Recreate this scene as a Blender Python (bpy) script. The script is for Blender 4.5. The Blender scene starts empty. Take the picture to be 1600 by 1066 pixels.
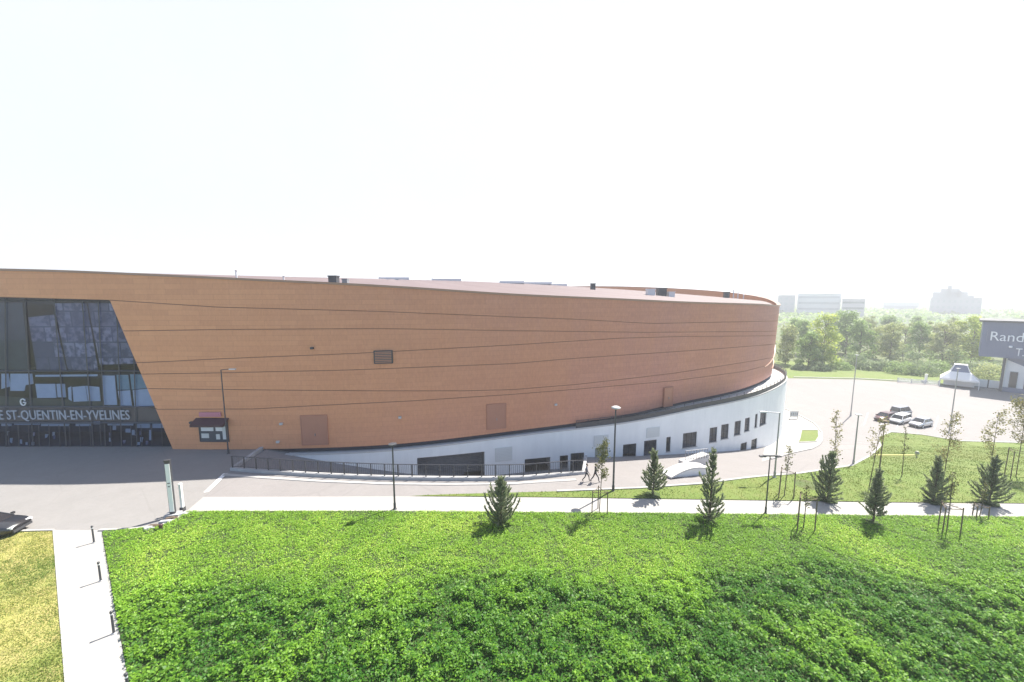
import bpy, bmesh, math, random
import numpy as np
from math import radians as R, sin, cos, pi, atan, tan, atan2, hypot
from mathutils import Vector, Matrix
import mathutils.geometry as geo

random.seed(7)
RNG = np.random.default_rng(11)
SC = bpy.context.scene
COL = SC.collection

# ------------------------------------------------------------------ camera
F = 600.0                       # focal length in units of a 1600 px wide picture
CAM = np.array([0.0, 0.0, 16.0])
PITCH = atan(71.0 / F)
FWD = np.array([0, cos(PITCH), -sin(PITCH)])
UP = np.array([0, sin(PITCH), cos(PITCH)])
RT = np.array([1.0, 0, 0])

cam = bpy.data.cameras.new('camera')
cam.sensor_width = 36.0
cam.lens = 36.0 * F / 1600.0
cam.clip_start = 0.2
cam.clip_end = 6000
camo = bpy.data.objects.new('camera', cam)
COL.objects.link(camo)
camo.location = CAM
camo.rotation_euler = (pi / 2 - PITCH, 0, 0)
SC.camera = camo


def ray(px, py):
    d = RT * ((px - 800.0) / F) + UP * ((533.0 - py) / F) + FWD
    return d


def project(p):
    v = np.asarray(p, float) - CAM
    w = v @ FWD
    return 800 + F * (v @ RT) / w, 533 - F * (v @ UP) / w


def onz(px, py, z):
    d = ray(px, py)
    return CAM + d * ((z - CAM[2]) / d[2])


def atY(px, py, Y):
    d = ray(px, py)
    return CAM + d * (Y / d[1])


def sstep(a, b, x):
    t = np.clip((x - a) / (b - a), 0, 1)
    return t * t * (3 - 2 * t)


def soft(t):
    # linear ramp 0..1 with rounded ends
    t = np.clip(t, -0.06, 1.06)
    e = 0.06
    lo = (t + e) ** 2 / (4 * e)
    hi = 1 - (1 + e - t) ** 2 / (4 * e)
    return np.where(t < e, lo, np.where(t > 1 - e, hi, t))


def G(X, Y):
    """height of the terrain: level in front, falling away to the right and back"""
    return -7.0 * sstep(-20, 12, X) * soft((np.asarray(Y, float) - 32.0) / 25.0)


def pick(px, py, off=0.0):
    d = ray(px, py)
    lo, hi = 5.0, 400.0
    t = lo
    prev = lo
    while t < hi:
        p = CAM + d * t
        if p[2] <= G(p[0], p[1]) + off:
            break
        prev = t
        t *= 1.01
    a, b = prev, t
    for _ in range(40):
        m = (a + b) / 2
        p = CAM + d * m
        if p[2] <= G(p[0], p[1]) + off:
            b = m
        else:
            a = m
    p = CAM + d * b
    return np.array([p[0], p[1], float(G(p[0], p[1])) + off])


def height_at(p, px, py):
    """height of the point seen at px,py standing at the depth of p"""
    return atY(px, py, p[1])[2] - p[2]

# ------------------------------------------------------------------ materials
MATS = {}


def newmat(name):
    m = bpy.data.materials.new(name)
    m.use_nodes = True
    nt = m.node_tree
    for n in list(nt.nodes):
        nt.nodes.remove(n)
    out = nt.nodes.new('ShaderNodeOutputMaterial')
    MATS[name] = m
    return m, nt, out


def pmat(name, col, rough=0.6, metal=0.0, noise=(), bump=None, spec=0.5, coat=0.0, voro=None, tint_attr=None):
    """principled material; noise = list of (scale, amount, colour to mix towards)"""
    m, nt, out = newmat(name)
    b = nt.nodes.new('ShaderNodeBsdfPrincipled')
    b.inputs['Roughness'].default_value = rough
    b.inputs['Metallic'].default_value = metal
    b.inputs['Specular IOR Level'].default_value = spec
    b.inputs['Coat Weight'].default_value = coat
    nt.links.new(b.outputs[0], out.inputs['Surface'])
    tc = nt.nodes.new('ShaderNodeTexCoord')
    cur = nt.nodes.new('ShaderNodeRGB')
    cur.outputs[0].default_value = (*col, 1)
    cur = cur.outputs[0]
    for k, nn in enumerate(noise):
        sc, amt, c2 = nn[:3]
        stretch = nn[3] if len(nn) > 3 else (1, 1, 1)
        lo, hi = (nn[4] if len(nn) > 4 else (0.35, 0.65))
        mp = nt.nodes.new('ShaderNodeMapping')
        mp.inputs['Scale'].default_value = stretch
        mp.inputs['Location'].default_value = (k * 17.3, k * 5.1, 0)
        nt.links.new(tc.outputs['Object'], mp.inputs['Vector'])
        n = nt.nodes.new('ShaderNodeTexNoise')
        n.inputs['Scale'].default_value = sc
        n.inputs['Detail'].default_value = 6
        n.inputs['Roughness'].default_value = 0.62
        nt.links.new(mp.outputs[0], n.inputs['Vector'])
        mr = nt.nodes.new('ShaderNodeMapRange')
        mr.inputs['From Min'].default_value = lo
        mr.inputs['From Max'].default_value = hi
        mr.inputs['To Max'].default_value = amt
        nt.links.new(n.outputs['Fac'], mr.inputs['Value'])
        mx = nt.nodes.new('ShaderNodeMix')
        mx.data_type = 'RGBA'
        nt.links.new(mr.outputs[0], mx.inputs['Factor'])
        nt.links.new(cur, mx.inputs['A'])
        mx.inputs['B'].default_value = (*c2, 1)
        cur = mx.outputs['Result']
    if voro:
        sc, amt, c2, width = voro
        v = nt.nodes.new('ShaderNodeTexVoronoi')
        v.feature = 'DISTANCE_TO_EDGE'
        v.inputs['Scale'].default_value = sc
        nt.links.new(tc.outputs['Object'], v.inputs['Vector'])
        mr = nt.nodes.new('ShaderNodeMapRange')
        mr.inputs['From Max'].default_value = width
        mr.inputs['To Min'].default_value = amt
        mr.inputs['To Max'].default_value = 0
        nt.links.new(v.outputs['Distance'], mr.inputs['Value'])
        mx = nt.nodes.new('ShaderNodeMix')
        mx.data_type = 'RGBA'
        nt.links.new(mr.outputs[0], mx.inputs['Factor'])
        nt.links.new(cur, mx.inputs['A'])
        mx.inputs['B'].default_value = (*c2, 1)
        cur = mx.outputs['Result']
    nt.links.new(cur, b.inputs['Base Color'])
    if bump:
        n = nt.nodes.new('ShaderNodeTexNoise')
        n.inputs['Scale'].default_value = bump[0]
        n.inputs['Detail'].default_value = 5
        nt.links.new(tc.outputs['Object'], n.inputs['Vector'])
        bp = nt.nodes.new('ShaderNodeBump')
        bp.inputs['Strength'].default_value = bump[1]
        bp.inputs['Distance'].default_value = bump[2] if len(bump) > 2 else 0.05
        nt.links.new(n.outputs['Fac'], bp.inputs['Height'])
        nt.links.new(bp.outputs[0], b.inputs['Normal'])
    return m


def leafmat(name, c1, c2, trans=0.35, rough=0.55, c3=None, big=0.0):
    """leaf material: colour from a per-leaf attribute, light passes through"""
    m, nt, out = newmat(name)
    at = nt.nodes.new('ShaderNodeAttribute')
    at.attribute_name = 'tint'
    ramp = nt.nodes.new('ShaderNodeValToRGB')
    ramp.color_ramp.elements[0].color = (*c1, 1)
    ramp.color_ramp.elements[1].color = (*c2, 1)
    if c3:
        e = ramp.color_ramp.elements.new(0.9)
        e.color = (*c2, 1)
        ramp.color_ramp.elements[2].color = (*c3, 1)
    nt.links.new(at.outputs['Fac'], ramp.inputs['Fac'])
    b = nt.nodes.new('ShaderNodeBsdfPrincipled')
    b.inputs['Roughness'].default_value = rough
    b.inputs['Specular IOR Level'].default_value = 0.35
    t = nt.nodes.new('ShaderNodeBsdfTranslucent')
    mx = nt.nodes.new('ShaderNodeMixShader')
    mx.inputs[0].default_value = trans
    nt.links.new(ramp.outputs[0], b.inputs['Base Color'])
    nt.links.new(ramp.outputs[0], t.inputs['Color'])
    nt.links.new(b.outputs[0], mx.inputs[1])
    nt.links.new(t.outputs[0], mx.inputs[2])
    nt.links.new(mx.outputs[0], out.inputs['Surface'])
    return m


def glassmat(name, tint=(0.5, 0.55, 0.6), see=0.75):
    """window pane: mirror at grazing angles, see-through head on"""
    m, nt, out = newmat(name)
    lw = nt.nodes.new('ShaderNodeLayerWeight')
    pw = nt.nodes.new('ShaderNodeMath')
    pw.operation = 'POWER'
    pw.inputs[1].default_value = 4.0
    nt.links.new(lw.outputs['Facing'], pw.inputs[0])
    fr = nt.nodes.new('ShaderNodeMapRange')
    fr.inputs['To Min'].default_value = 0.05
    fr.inputs['To Max'].default_value = 0.9
    nt.links.new(pw.outputs[0], fr.inputs['Value'])
    tr = nt.nodes.new('ShaderNodeBsdfTransparent')
    tr.inputs['Color'].default_value = (*[c * see for c in tint], 1)
    gl = nt.nodes.new('ShaderNodeBsdfGlossy')
    gl.inputs['Roughness'].default_value = 0.03
    mx = nt.nodes.new('ShaderNodeMixShader')
    nt.links.new(fr.outputs[0], mx.inputs[0])
    nt.links.new(tr.outputs[0], mx.inputs[1])
    nt.links.new(gl.outputs[0], mx.inputs[2])
    nt.links.new(mx.outputs[0], out.inputs['Surface'])
    return m


def cladmat(name, col, col2, groove):
    """metal sheet cladding: sheets from the UV map, faint weathering"""
    m, nt, out = newmat(name)
    b = nt.nodes.new('ShaderNodeBsdfPrincipled')
    b.inputs['Roughness'].default_value = 0.5
    b.inputs['Specular IOR Level'].default_value = 0.4
    nt.links.new(b.outputs[0], out.inputs['Surface'])
    uv = nt.nodes.new('ShaderNodeUVMap')
    br = nt.nodes.new('ShaderNodeTexBrick')
    br.inputs['Scale'].default_value = 1.0
    br.inputs['Brick Width'].default_value = 3.2
    br.inputs['Row Height'].default_value = 0.52
    br.inputs['Mortar Size'].default_value = 0.018
    br.inputs['Bias'].default_value = 0.0
    br.inputs['Color1'].default_value = (*col, 1)
    br.inputs['Color2'].default_value = (*col2, 1)
    br.inputs['Mortar'].default_value = (*groove, 1)
    nt.links.new(uv.outputs[0], br.inputs['Vector'])
    tc = nt.nodes.new('ShaderNodeTexCoord')
    # painted-in light: warm plaza bounce by the entrance, red-brown further round
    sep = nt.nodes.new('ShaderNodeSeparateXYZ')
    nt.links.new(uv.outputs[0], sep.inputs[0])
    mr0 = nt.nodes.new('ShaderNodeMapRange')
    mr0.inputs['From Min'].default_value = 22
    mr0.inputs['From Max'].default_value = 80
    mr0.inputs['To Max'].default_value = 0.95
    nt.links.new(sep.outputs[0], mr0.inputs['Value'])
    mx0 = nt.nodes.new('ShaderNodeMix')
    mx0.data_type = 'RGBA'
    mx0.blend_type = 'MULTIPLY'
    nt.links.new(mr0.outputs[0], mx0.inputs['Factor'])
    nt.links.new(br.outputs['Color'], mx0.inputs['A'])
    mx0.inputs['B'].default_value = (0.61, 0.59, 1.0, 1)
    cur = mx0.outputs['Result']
    for sc, st, amt, c2 in ((0.07, (1, 1, 0.6), 0.5, (col[0] * .8, col[1] * .72, col[2] * .75)),
                            (0.7, (1, 1, 0.08), 0.22, (col[0] * .75, col[1] * .7, col[2] * .7)),
                            (5, (1, 1, 0.4), 0.14, (col[0] * 1.25, col[1] * 1.3, col[2] * 1.4))):
        mp = nt.nodes.new('ShaderNodeMapping')
        mp.inputs['Scale'].default_value = st
        nt.links.new(tc.outputs['Object'], mp.inputs['Vector'])
        n = nt.nodes.new('ShaderNodeTexNoise')
        n.inputs['Scale'].default_value = sc
        n.inputs['Detail'].default_value = 5
        nt.links.new(mp.outputs[0], n.inputs['Vector'])
        mr = nt.nodes.new('ShaderNodeMapRange')
        mr.inputs['From Min'].default_value = 0.4
        mr.inputs['From Max'].default_value = 0.7
        mr.inputs['To Max'].default_value = amt
        nt.links.new(n.outputs['Fac'], mr.inputs['Value'])
        mx = nt.nodes.new('ShaderNodeMix')
        mx.data_type = 'RGBA'
        nt.links.new(mr.outputs[0], mx.inputs['Factor'])
        nt.links.new(cur, mx.inputs['A'])
        mx.inputs['B'].default_value = (*c2, 1)
        cur = mx.outputs['Result']
    nt.links.new(cur, b.inputs['Base Color'])
    return m


M = {}
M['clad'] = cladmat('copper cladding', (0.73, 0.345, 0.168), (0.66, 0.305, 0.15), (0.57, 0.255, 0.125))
M['joint'] = pmat('dark joint', (0.36, 0.18, 0.11), 0.8)
M['jamb'] = pmat('dark jamb', (0.05, 0.03, 0.03), 0.7)
M['trim'] = pmat('rim trim metal', (0.33, 0.2, 0.14), 0.4)
M['roof'] = pmat('roof membrane', (0.125, 0.088, 0.092), 0.7, noise=((0.05, .6, (0.16, 0.12, 0.125)), (0.8, .3, (0.13, 0.085, 0.085))))
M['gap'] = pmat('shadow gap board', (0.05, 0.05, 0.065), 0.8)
M['white_wall'] = pmat('white render', (0.82, 0.83, 0.83), 0.75, noise=((0.25, .3, (0.6, 0.62, 0.64)), (1.6, .18, (0.55, 0.56, 0.58), (1, 1, .15))), bump=(9, .15, .02))
M['coping'] = pmat('coping stone', (0.50, 0.49, 0.485), 0.6, noise=((1.0, .4, (0.4, 0.39, 0.385)),))
M['dark_metal'] = pmat('dark painted metal', (0.045, 0.047, 0.055), 0.45, noise=((3, .4, (0.08, 0.08, 0.09)),))
M['grey_metal'] = pmat('galvanised metal', (0.34, 0.35, 0.37), 0.4, 0.5, noise=((4, .4, (0.25, 0.26, 0.28)),))
M['pale_metal'] = pmat('pale painted metal', (0.62, 0.62, 0.64), 0.4)
M['white_paint'] = pmat('white paint', (0.8, 0.8, 0.8), 0.4)
M['frame'] = pmat('dark window frame', (0.06, 0.065, 0.08), 0.4)
M['pane'] = glassmat('window glass', (0.65, 0.70, 0.78), .85)
M['bigpane'] = glassmat('facade glass', (0.66, 0.76, 0.95), .82)
M['room'] = pmat('dark room behind glass', (0.05, 0.06, 0.085), 0.9, noise=((0.6, .7, (0.10, 0.10, 0.14)),))
M['blind'] = pmat('white blind', (0.82, 0.84, 0.86), 0.7, noise=((1.5, .4, (0.6, 0.64, 0.7)),))
M['teal'] = pmat('teal blind', (0.32, 0.48, 0.5), 0.6, noise=((2, .5, (0.5, 0.6, 0.62)),))
M['film'] = pmat('printed window film', (0.20, 0.18, 0.25), 0.5)  # reflections of surrounding buildings painted in as purple-grey blocks
_nt = M['film'].node_tree
_b = [n for n in _nt.nodes if n.type == 'BSDF_PRINCIPLED'][0]
_tc = _nt.nodes.new('ShaderNodeTexCoord')
_sw = _nt.nodes.new('ShaderNodeMapping')
_sw.inputs['Rotation'].default_value = (R(90), 0, 0)
_nz = _nt.nodes.new('ShaderNodeTexNoise')
_nz.inputs['Scale'].default_value = 1.6
_nz.inputs['Detail'].default_value = 4
_br = _nt.nodes.new('ShaderNodeTexBrick')
_br.inputs['Scale'].default_value = 1.0
_br.inputs['Brick Width'].default_value = 2.3
_br.inputs['Row Height'].default_value = 1.6
_br.inputs['Mortar Size'].default_value = 0.12
_br.offset = 0.3
_br.inputs['Mortar Smooth'].default_value = 1.0
_br.inputs['Color1'].default_value = (0.15, 0.14, 0.21, 1)
_br.inputs['Color2'].default_value = (0.66, 0.56, 0.62, 1)
_br.inputs['Mortar'].default_value = (0.10, 0.10, 0.15, 1)
_mx = _nt.nodes.new('ShaderNodeMix')
_mx.data_type = 'RGBA'
_mx.inputs['B'].default_value = (0.15, 0.14, 0.21, 1)
_nt.links.new(_tc.outputs['Object'], _sw.inputs['Vector'])
_nt.links.new(_sw.outputs[0], _br.inputs['Vector'])
_nt.links.new(_tc.outputs['Object'], _nz.inputs['Vector'])
_mr = _nt.nodes.new('ShaderNodeMapRange')
_mr.inputs['From Min'].default_value = 0.42
_mr.inputs['From Max'].default_value = 0.6
_nt.links.new(_nz.outputs['Fac'], _mr.inputs['Value'])
_nt.links.new(_mr.outputs[0], _mx.inputs['Factor'])
_nt.links.new(_br.outputs['Color'], _mx.inputs['A'])
_nt.links.new(_mx.outputs['Result'], _b.inputs['Base Color'])
M['film_dark'] = pmat('dark glazing panel', (0.05, 0.065, 0.085), 0.3, noise=((0.5, .6, (0.09, 0.11, 0.13)),))
M['film_olive'] = pmat('olive glazing panel', (0.07, 0.085, 0.08), 0.4, noise=((1.2, .7, (0.12, 0.13, 0.11)),))
M['door'] = pmat('maroon door sheet', (0.42, 0.19, 0.125), 0.45, noise=((1.5, .3, (0.36, 0.16, 0.11)),))
M['kiosk'] = pmat('maroon awning', (0.055, 0.022, 0.032), 0.5)
M['pink'] = pmat('pink sign board', (0.5, 0.2, 0.26), 0.5)
M['vent'] = pmat('pale grey louvre', (0.60, 0.615, 0.61), 0.6)
M['olive'] = pmat('olive door', (0.34, 0.35, 0.28), 0.6, noise=((2, .5, (0.22, 0.24, 0.18)),))
M['letters'] = pmat('white lettering', (0.72, 0.75, 0.8), 0.5)
M['letters_pale'] = pmat('grey blue lettering', (0.36, 0.40, 0.48), 0.5)
M['asphalt'] = pmat('pale worn asphalt', (0.215, 0.202, 0.200), 0.85,
                    noise=((0.06, .6, (0.24, 0.226, 0.225)), (0.35, .45, (0.175, 0.163, 0.162), (1, .5, 1)), (2.5, .35, (0.16, 0.15, 0.15)), (25, .4, (0.25, 0.24, 0.235))), bump=(40, .2, .01), voro=(0.12, .3, (0.15, 0.14, 0.14), .012))
M['plaza'] = pmat('plaza paving', (0.215, 0.206, 0.203), 0.8,
                  noise=((0.08, .6, (0.25, 0.24, 0.235)), (0.6, .45, (0.175, 0.168, 0.165)), (3.5, .35, (0.16, 0.155, 0.15)), (25, .35, (0.26, 0.255, 0.25))), bump=(40, .2, .01), voro=(0.16, .3, (0.16, 0.155, 0.15), .01))
M['concrete'] = pmat('white concrete path', (0.33, 0.32, 0.305), 0.8,
                     noise=((0.3, .5, (0.29, 0.28, 0.265)), (2.2, .35, (0.25, 0.24, 0.225)), (30, .3, (0.37, 0.36, 0.35))), bump=(30, .2, .01))
M['kerb'] = pmat('kerb stone', (0.40, 0.39, 0.38), 0.8, noise=((1.2, .6, (0.28, 0.27, 0.26)), (14, .3, (0.26, 0.25, 0.24))))
M['retain'] = pmat('retaining concrete', (0.42, 0.42, 0.43), 0.85, noise=((0.8, .5, (0.3, 0.3, 0.31)), (0.9, .4, (0.25, 0.25, 0.26), (1, 1, .15))))
M['soil'] = pmat('grassy soil', (0.075, 0.115, 0.03), 0.95, noise=((0.05, .6, (0.10, 0.12, 0.04)), (0.7, .6, (0.11, 0.10, 0.05))), bump=(6, .6, .1))
M['lawn_right'] = pmat('mown sloping lawn', (0.125, 0.185, 0.03), 0.9,
                       noise=((0.07, .8, (0.19, 0.20, 0.055)), (0.4, .6, (0.095, 0.165, 0.02), (1, .4, 1)), (2.2, .5, (0.21, 0.20, 0.07), (1, .5, 1), (.5, .7)), (18, .5, (0.06, 0.11, 0.012))), bump=(14, .8, .08))
M['lawn_left'] = pmat('dry mown lawn', (0.38, 0.365, 0.105), 0.9,
                      noise=((0.16, .9, (0.16, 0.23, 0.04), (1, .6, 1), (.44, .6)), (1.1, .65, (0.38, 0.30, 0.13), (.6, 1, 1)), (2.0, .7, (0.085, 0.11, 0.02), (.35, 1.1, 1), (.56, .68)), (20, .5, (0.13, 0.13, 0.03))), bump=(14, .8, .08))
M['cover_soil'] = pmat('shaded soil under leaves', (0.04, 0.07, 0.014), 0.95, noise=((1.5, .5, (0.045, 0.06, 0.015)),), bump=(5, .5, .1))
M['cover'] = leafmat('ground cover leaf', (0.05, 0.17, 0.014), (0.28, 0.50, 0.035), .45, .5, c3=(0.48, 0.62, 0.10))
M['blade'] = leafmat('mown grass blade', (0.15, 0.24, 0.04), (0.44, 0.43, 0.13), .35, .6)
M['blade_r'] = leafmat('slope grass blade', (0.085, 0.155, 0.016), (0.19, 0.215, 0.045), .35, .6)
M['needle'] = leafmat('pine needle', (0.12, 0.165, 0.095), (0.42, 0.47, 0.27), .48, .5, c3=(0.66, 0.60, 0.40))
M['bark'] = pmat('bark', (0.11, 0.08, 0.055), 0.9, noise=((8, .6, (0.06, 0.045, 0.03), (1, 1, .3)),))
M['stake'] = pmat('stake wood', (0.16, 0.12, 0.08), 0.85, noise=((6, .5, (0.09, 0.07, 0.05)),))
M['sap_leaf'] = leafmat('young pale leaf', (0.14, 0.15, 0.045), (0.38, 0.34, 0.15), .4)
M['sap_leaf2'] = leafmat('young olive leaf', (0.07, 0.085, 0.03), (0.22, 0.22, 0.08), .4)
M['tree_a'] = leafmat('tree leaf mid', (0.14, 0.24, 0.07), (0.36, 0.48, 0.15), .5)
M['tree_b'] = leafmat('tree leaf lime', (0.26, 0.36, 0.06), (0.60, 0.66, 0.14), .5)
M['tree_c'] = leafmat('tree leaf brown green', (0.20, 0.26, 0.09), (0.50, 0.52, 0.21), .5)
M['bush'] = leafmat('bush leaf', (0.11, 0.17, 0.08), (0.30, 0.39, 0.18), .45)
M['far_wood'] = pmat('far wood', (0.055, 0.085, 0.035), 0.9, noise=((0.04, .7, (0.09, 0.12, 0.05)),), bump=(.1, 1, 3))
M['far_wall'] = pmat('pale far render', (0.62, 0.64, 0.66), 0.8, noise=((0.05, .3, (0.45, 0.46, 0.5)),))
M['far_wall2'] = pmat('lilac far concrete', (0.42, 0.41, 0.46), 0.8, noise=((0.05, .3, (0.36, 0.36, 0.4)),))
M['far_dark'] = pmat('far window band', (0.34, 0.36, 0.40), 0.4)
M['far_band'] = pmat('dark far window band', (0.10, 0.13, 0.15), 0.4)
M['slate'] = pmat('slate blue cladding', (0.13, 0.155, 0.24), 0.5, noise=((0.4, .5, (0.17, 0.195, 0.28), (1, 1, .3)),))
M['slate2'] = pmat('grey blue panel', (0.17, 0.195, 0.29), 0.5, noise=((0.7, .5, (0.12, 0.14, 0.21)),))
M['canvas'] = pmat('white canvas', (0.8, 0.8, 0.8), 0.7)
M['yellow'] = pmat('yellow paint', (0.70, 0.66, 0.22), 0.5, noise=((3, .4, (0.6, 0.55, 0.2)),))
M['shutter'] = pmat('grey shutter', (0.2, 0.21, 0.24), 0.5, noise=((2, .4, (0.09, 0.1, 0.12)),))
M['room_grey'] = pmat('dim room', (0.3, 0.31, 0.35), 0.9, noise=((1.2, .8, (0.55, 0.56, 0.6)),))
M['rubber'] = pmat('tyre rubber', (0.02, 0.02, 0.022), 0.8)
M['carglass'] = pmat('car glass', (0.02, 0.022, 0.028), 0.06, spec=0.8)
M['lamp'] = pmat('headlight lens', (0.75, 0.77, 0.8), 0.15)
M['tail'] = pmat('tail light lens', (0.4, 0.02, 0.02), 0.2)
M['skin'] = pmat('skin', (0.42, 0.26, 0.19), 0.6)
M['hair'] = pmat('dark hair', (0.025, 0.02, 0.018), 0.7)
M['jacket'] = pmat('grey jacket', (0.10, 0.10, 0.125), 0.8, noise=((6, .4, (0.15, 0.15, 0.18)),))
M['jacket2'] = pmat('black jacket', (0.03, 0.03, 0.036), 0.8)
M['trouser'] = pmat('dark trousers', (0.025, 0.027, 0.036), 0.85)
M['shoe'] = pmat('dark shoe', (0.03, 0.025, 0.022), 0.6)


def carpaint(name, col, metal=0.2):
    return pmat(name, col, 0.3, metal, coat=0.6, noise=((1.5, .15, tuple(c * .7 for c in col)),))


M['red'] = carpaint('dark red paint', (0.10, 0.038, 0.042))
M['silver'] = carpaint('silver paint', (0.5, 0.51, 0.55), .5)
M['whitecar'] = carpaint('white car paint', (0.78, 0.78, 0.78), 0)
M['blackcar'] = carpaint('black car paint', (0.02, 0.021, 0.026), 0)
M['greycar'] = carpaint('grey car paint', (0.33, 0.34, 0.37), .4)

# ------------------------------------------------------------------ mesh helpers


class MB:
    def __init__(s):
        s.v = []
        s.f = []
        s.m = []

    def add(s, verts, faces, mi=0):
        o = len(s.v)
        s.v += [tuple(map(float, p)) for p in verts]
        for f in faces:
            s.f.append(tuple(o + i for i in f))
            s.m.append(mi)
        return s

    def quad(s, a, b, c, d, mi=0):
        return s.add([a, b, c, d], [(0, 1, 2, 3)], mi)

    def box(s, c, size, rz=0.0, mi=0, taper=(1, 1)):
        x, y, z = [k / 2 for k in size]
        ca, sa = cos(rz), sin(rz)
        vs = []
        for dz in (-1, 1):
            tx, ty = taper if dz > 0 else (1, 1)
            for dx, dy in ((-1, -1), (1, -1), (1, 1), (-1, 1)):
                X, Y = dx * x * tx, dy * y * ty
                vs.append((c[0] + X * ca - Y * sa, c[1] + X * sa + Y * ca, c[2] + dz * z))
        return s.add(vs, [(0, 3, 2, 1), (4, 5, 6, 7), (0, 1, 5, 4), (1, 2, 6, 5), (2, 3, 7, 6), (3, 0, 4, 7)], mi)

    def tube(s, p0, p1, r0, r1=None, n=8, mi=0, cap=True):
        r1 = r0 if r1 is None else r1
        a, b = Vector(p0), Vector(p1)
        d = (b - a)
        if d.length < 1e-6:
            return s
        d.normalize()
        t = Vector((0, 0, 1)) if abs(d.z) < .9 else Vector((1, 0, 0))
        u = d.cross(t).normalized()
        w = d.cross(u)
        vs = []
        for p, r in ((a, r0), (b, r1)):
            for k in range(n):
                q = p + (u * cos(2 * pi * k / n) + w * sin(2 * pi * k / n)) * r
                vs.append(q)
        fs = [(k, (k + 1) % n, n + (k + 1) % n, n + k) for k in range(n)]
        if cap:
            fs += [tuple(range(n))[::-1], tuple(range(n, 2 * n))]
        return s.add(vs, fs, mi)

    def path(s, pts, r, n=8, mi=0):
        for k in range(len(pts) - 1):
            rr = r if not isinstance(r, (list, tuple)) else r[k]
            r2 = r if not isinstance(r, (list, tuple)) else r[k + 1]
            s.tube(pts[k], pts[k + 1], rr, r2, n, mi)
        return s

    def lathe(s, c, prof, n=16, mi=0):
        vs = []
        for r, z in prof:
            for k in range(n):
                vs.append((c[0] + r * cos(2 * pi * k / n), c[1] + r * sin(2 * pi * k / n), c[2] + z))
        fs = []
        for j in range(len(prof) - 1):
            for k in range(n):
                fs.append((j * n + k, j * n + (k + 1) % n, (j + 1) * n + (k + 1) % n, (j + 1) * n + k))
        fs.append(tuple(range(n))[::-1])
        fs.append(tuple(range((len(prof) - 1) * n, len(prof) * n)))
        return s.add(vs, fs, mi)

    def ribbon(s, pts, w, z0, z1, mi=0):
        """box section following a polyline of 3-D points; z0,z1 are added to each point's z"""
        P = [np.array(p, float) for p in pts]
        n = len(P)
        vs = []
        for i in range(n):
            a = P[max(i - 1, 0)]
            b = P[min(i + 1, n - 1)]
            t = (b - a)[:2]
            t /= max(1e-9, hypot(*t))
            nn = np.array([-t[1], t[0]])
            for sd, z in ((-1, z0), (1, z0), (1, z1), (-1, z1)):
                q = P[i][:2] + nn * sd * w / 2
                vs.append((q[0], q[1], P[i][2] + z))
        fs = []
        for i in range(n - 1):
            for k in range(4):
                fs.append((4 * i + k, 4 * i + (k + 1) % 4, 4 * i + 4 + (k + 1) % 4, 4 * i + 4 + k))
        fs += [(3, 2, 1, 0), (4 * n - 4, 4 * n - 3, 4 * n - 2, 4 * n - 1)]
        return s.add(vs, fs, mi)

    def build(s, name, mat, parent=None, smooth=False, world=False, bevel=0.0):
        me = bpy.data.meshes.new(name)
        v = np.array(s.v, float)
        if world and parent is not None:
            v = v - np.array(parent.location)
        me.from_pydata([tuple(p) for p in v], [], s.f)
        mats = mat if isinstance(mat, (list, tuple)) else [mat]
        for m in mats:
            me.materials.append(m)
        if len(mats) > 1:
            me.polygons.foreach_set('material_index', s.m)
        bm = bmesh.new()
        bm.from_mesh(me)
        bmesh.ops.recalc_face_normals(bm, faces=bm.faces)
        bm.to_mesh(me)
        bm.free()
        if smooth:
            me.polygons.foreach_set('use_smooth', [True] * len(me.polygons))
        me.update()
        o = bpy.data.objects.new(name, me)
        COL.objects.link(o)
        if parent is not None:
            o.parent = parent
        if bevel:
            b = o.modifiers.new('bevel', 'BEVEL')
            b.width = bevel
            b.segments = 2
            b.limit_method = 'ANGLE'
        return o


def tag(o, label, cat, group=None, kind=None):
    o['label'] = label
    o['category'] = cat
    if group:
        o['group'] = group
    if kind:
        o['kind'] = kind
    return o


def struct(o, kind='structure', label=None, cat=None):
    o['kind'] = kind
    if label:
        o['label'] = label
        o['category'] = cat
    return o


def thing(name, loc, label, cat, group=None, rz=0.0):
    o = bpy.data.objects.new(name, None)
    COL.objects.link(o)
    o.empty_display_size = .3
    o.location = tuple(map(float, loc))
    o.rotation_euler = (0, 0, rz)
    return tag(o, label, cat, group)


def copy_thing(src, name_loc, label, rz=0.0, sc=1.0):
    r = src.copy()
    COL.objects.link(r)
    r.location = tuple(map(float, name_loc))
    r.rotation_euler = (0, 0, rz)
    r.scale = (sc, sc, sc) if not isinstance(sc, tuple) else sc
    r['label'] = label
    for ch in list(src.children):
        c = ch.copy()
        COL.objects.link(c)
        c.parent = r
        for g in list(ch.children):
            d = g.copy()
            COL.objects.link(d)
            d.parent = c
    return r


def soup(name, V, nper, mat, parent=None, tint=None, smooth=False):
    """fast mesh from an (N, nper, 3) array of separate polygons"""
    V = np.asarray(V, np.float32)
    N = len(V)
    me = bpy.data.meshes.new(name)
    me.vertices.add(N * nper)
    me.vertices.foreach_set('co', V.reshape(-1))
    me.loops.add(N * nper)
    me.loops.foreach_set('vertex_index', np.arange(N * nper, dtype=np.int32))
    me.polygons.add(N)
    me.polygons.foreach_set('loop_start', np.arange(0, N * nper, nper, dtype=np.int32))
    me.materials.append(mat)
    me.update(calc_edges=True)
    if tint is not None:
        at = me.attributes.new('tint', 'FLOAT', 'FACE')
        at.data.foreach_set('value', np.asarray(tint, np.float32))
    me.validate()
    o = bpy.data.objects.new(name, me)
    COL.objects.link(o)
    if parent is not None:
        o.parent = parent
    return o


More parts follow.
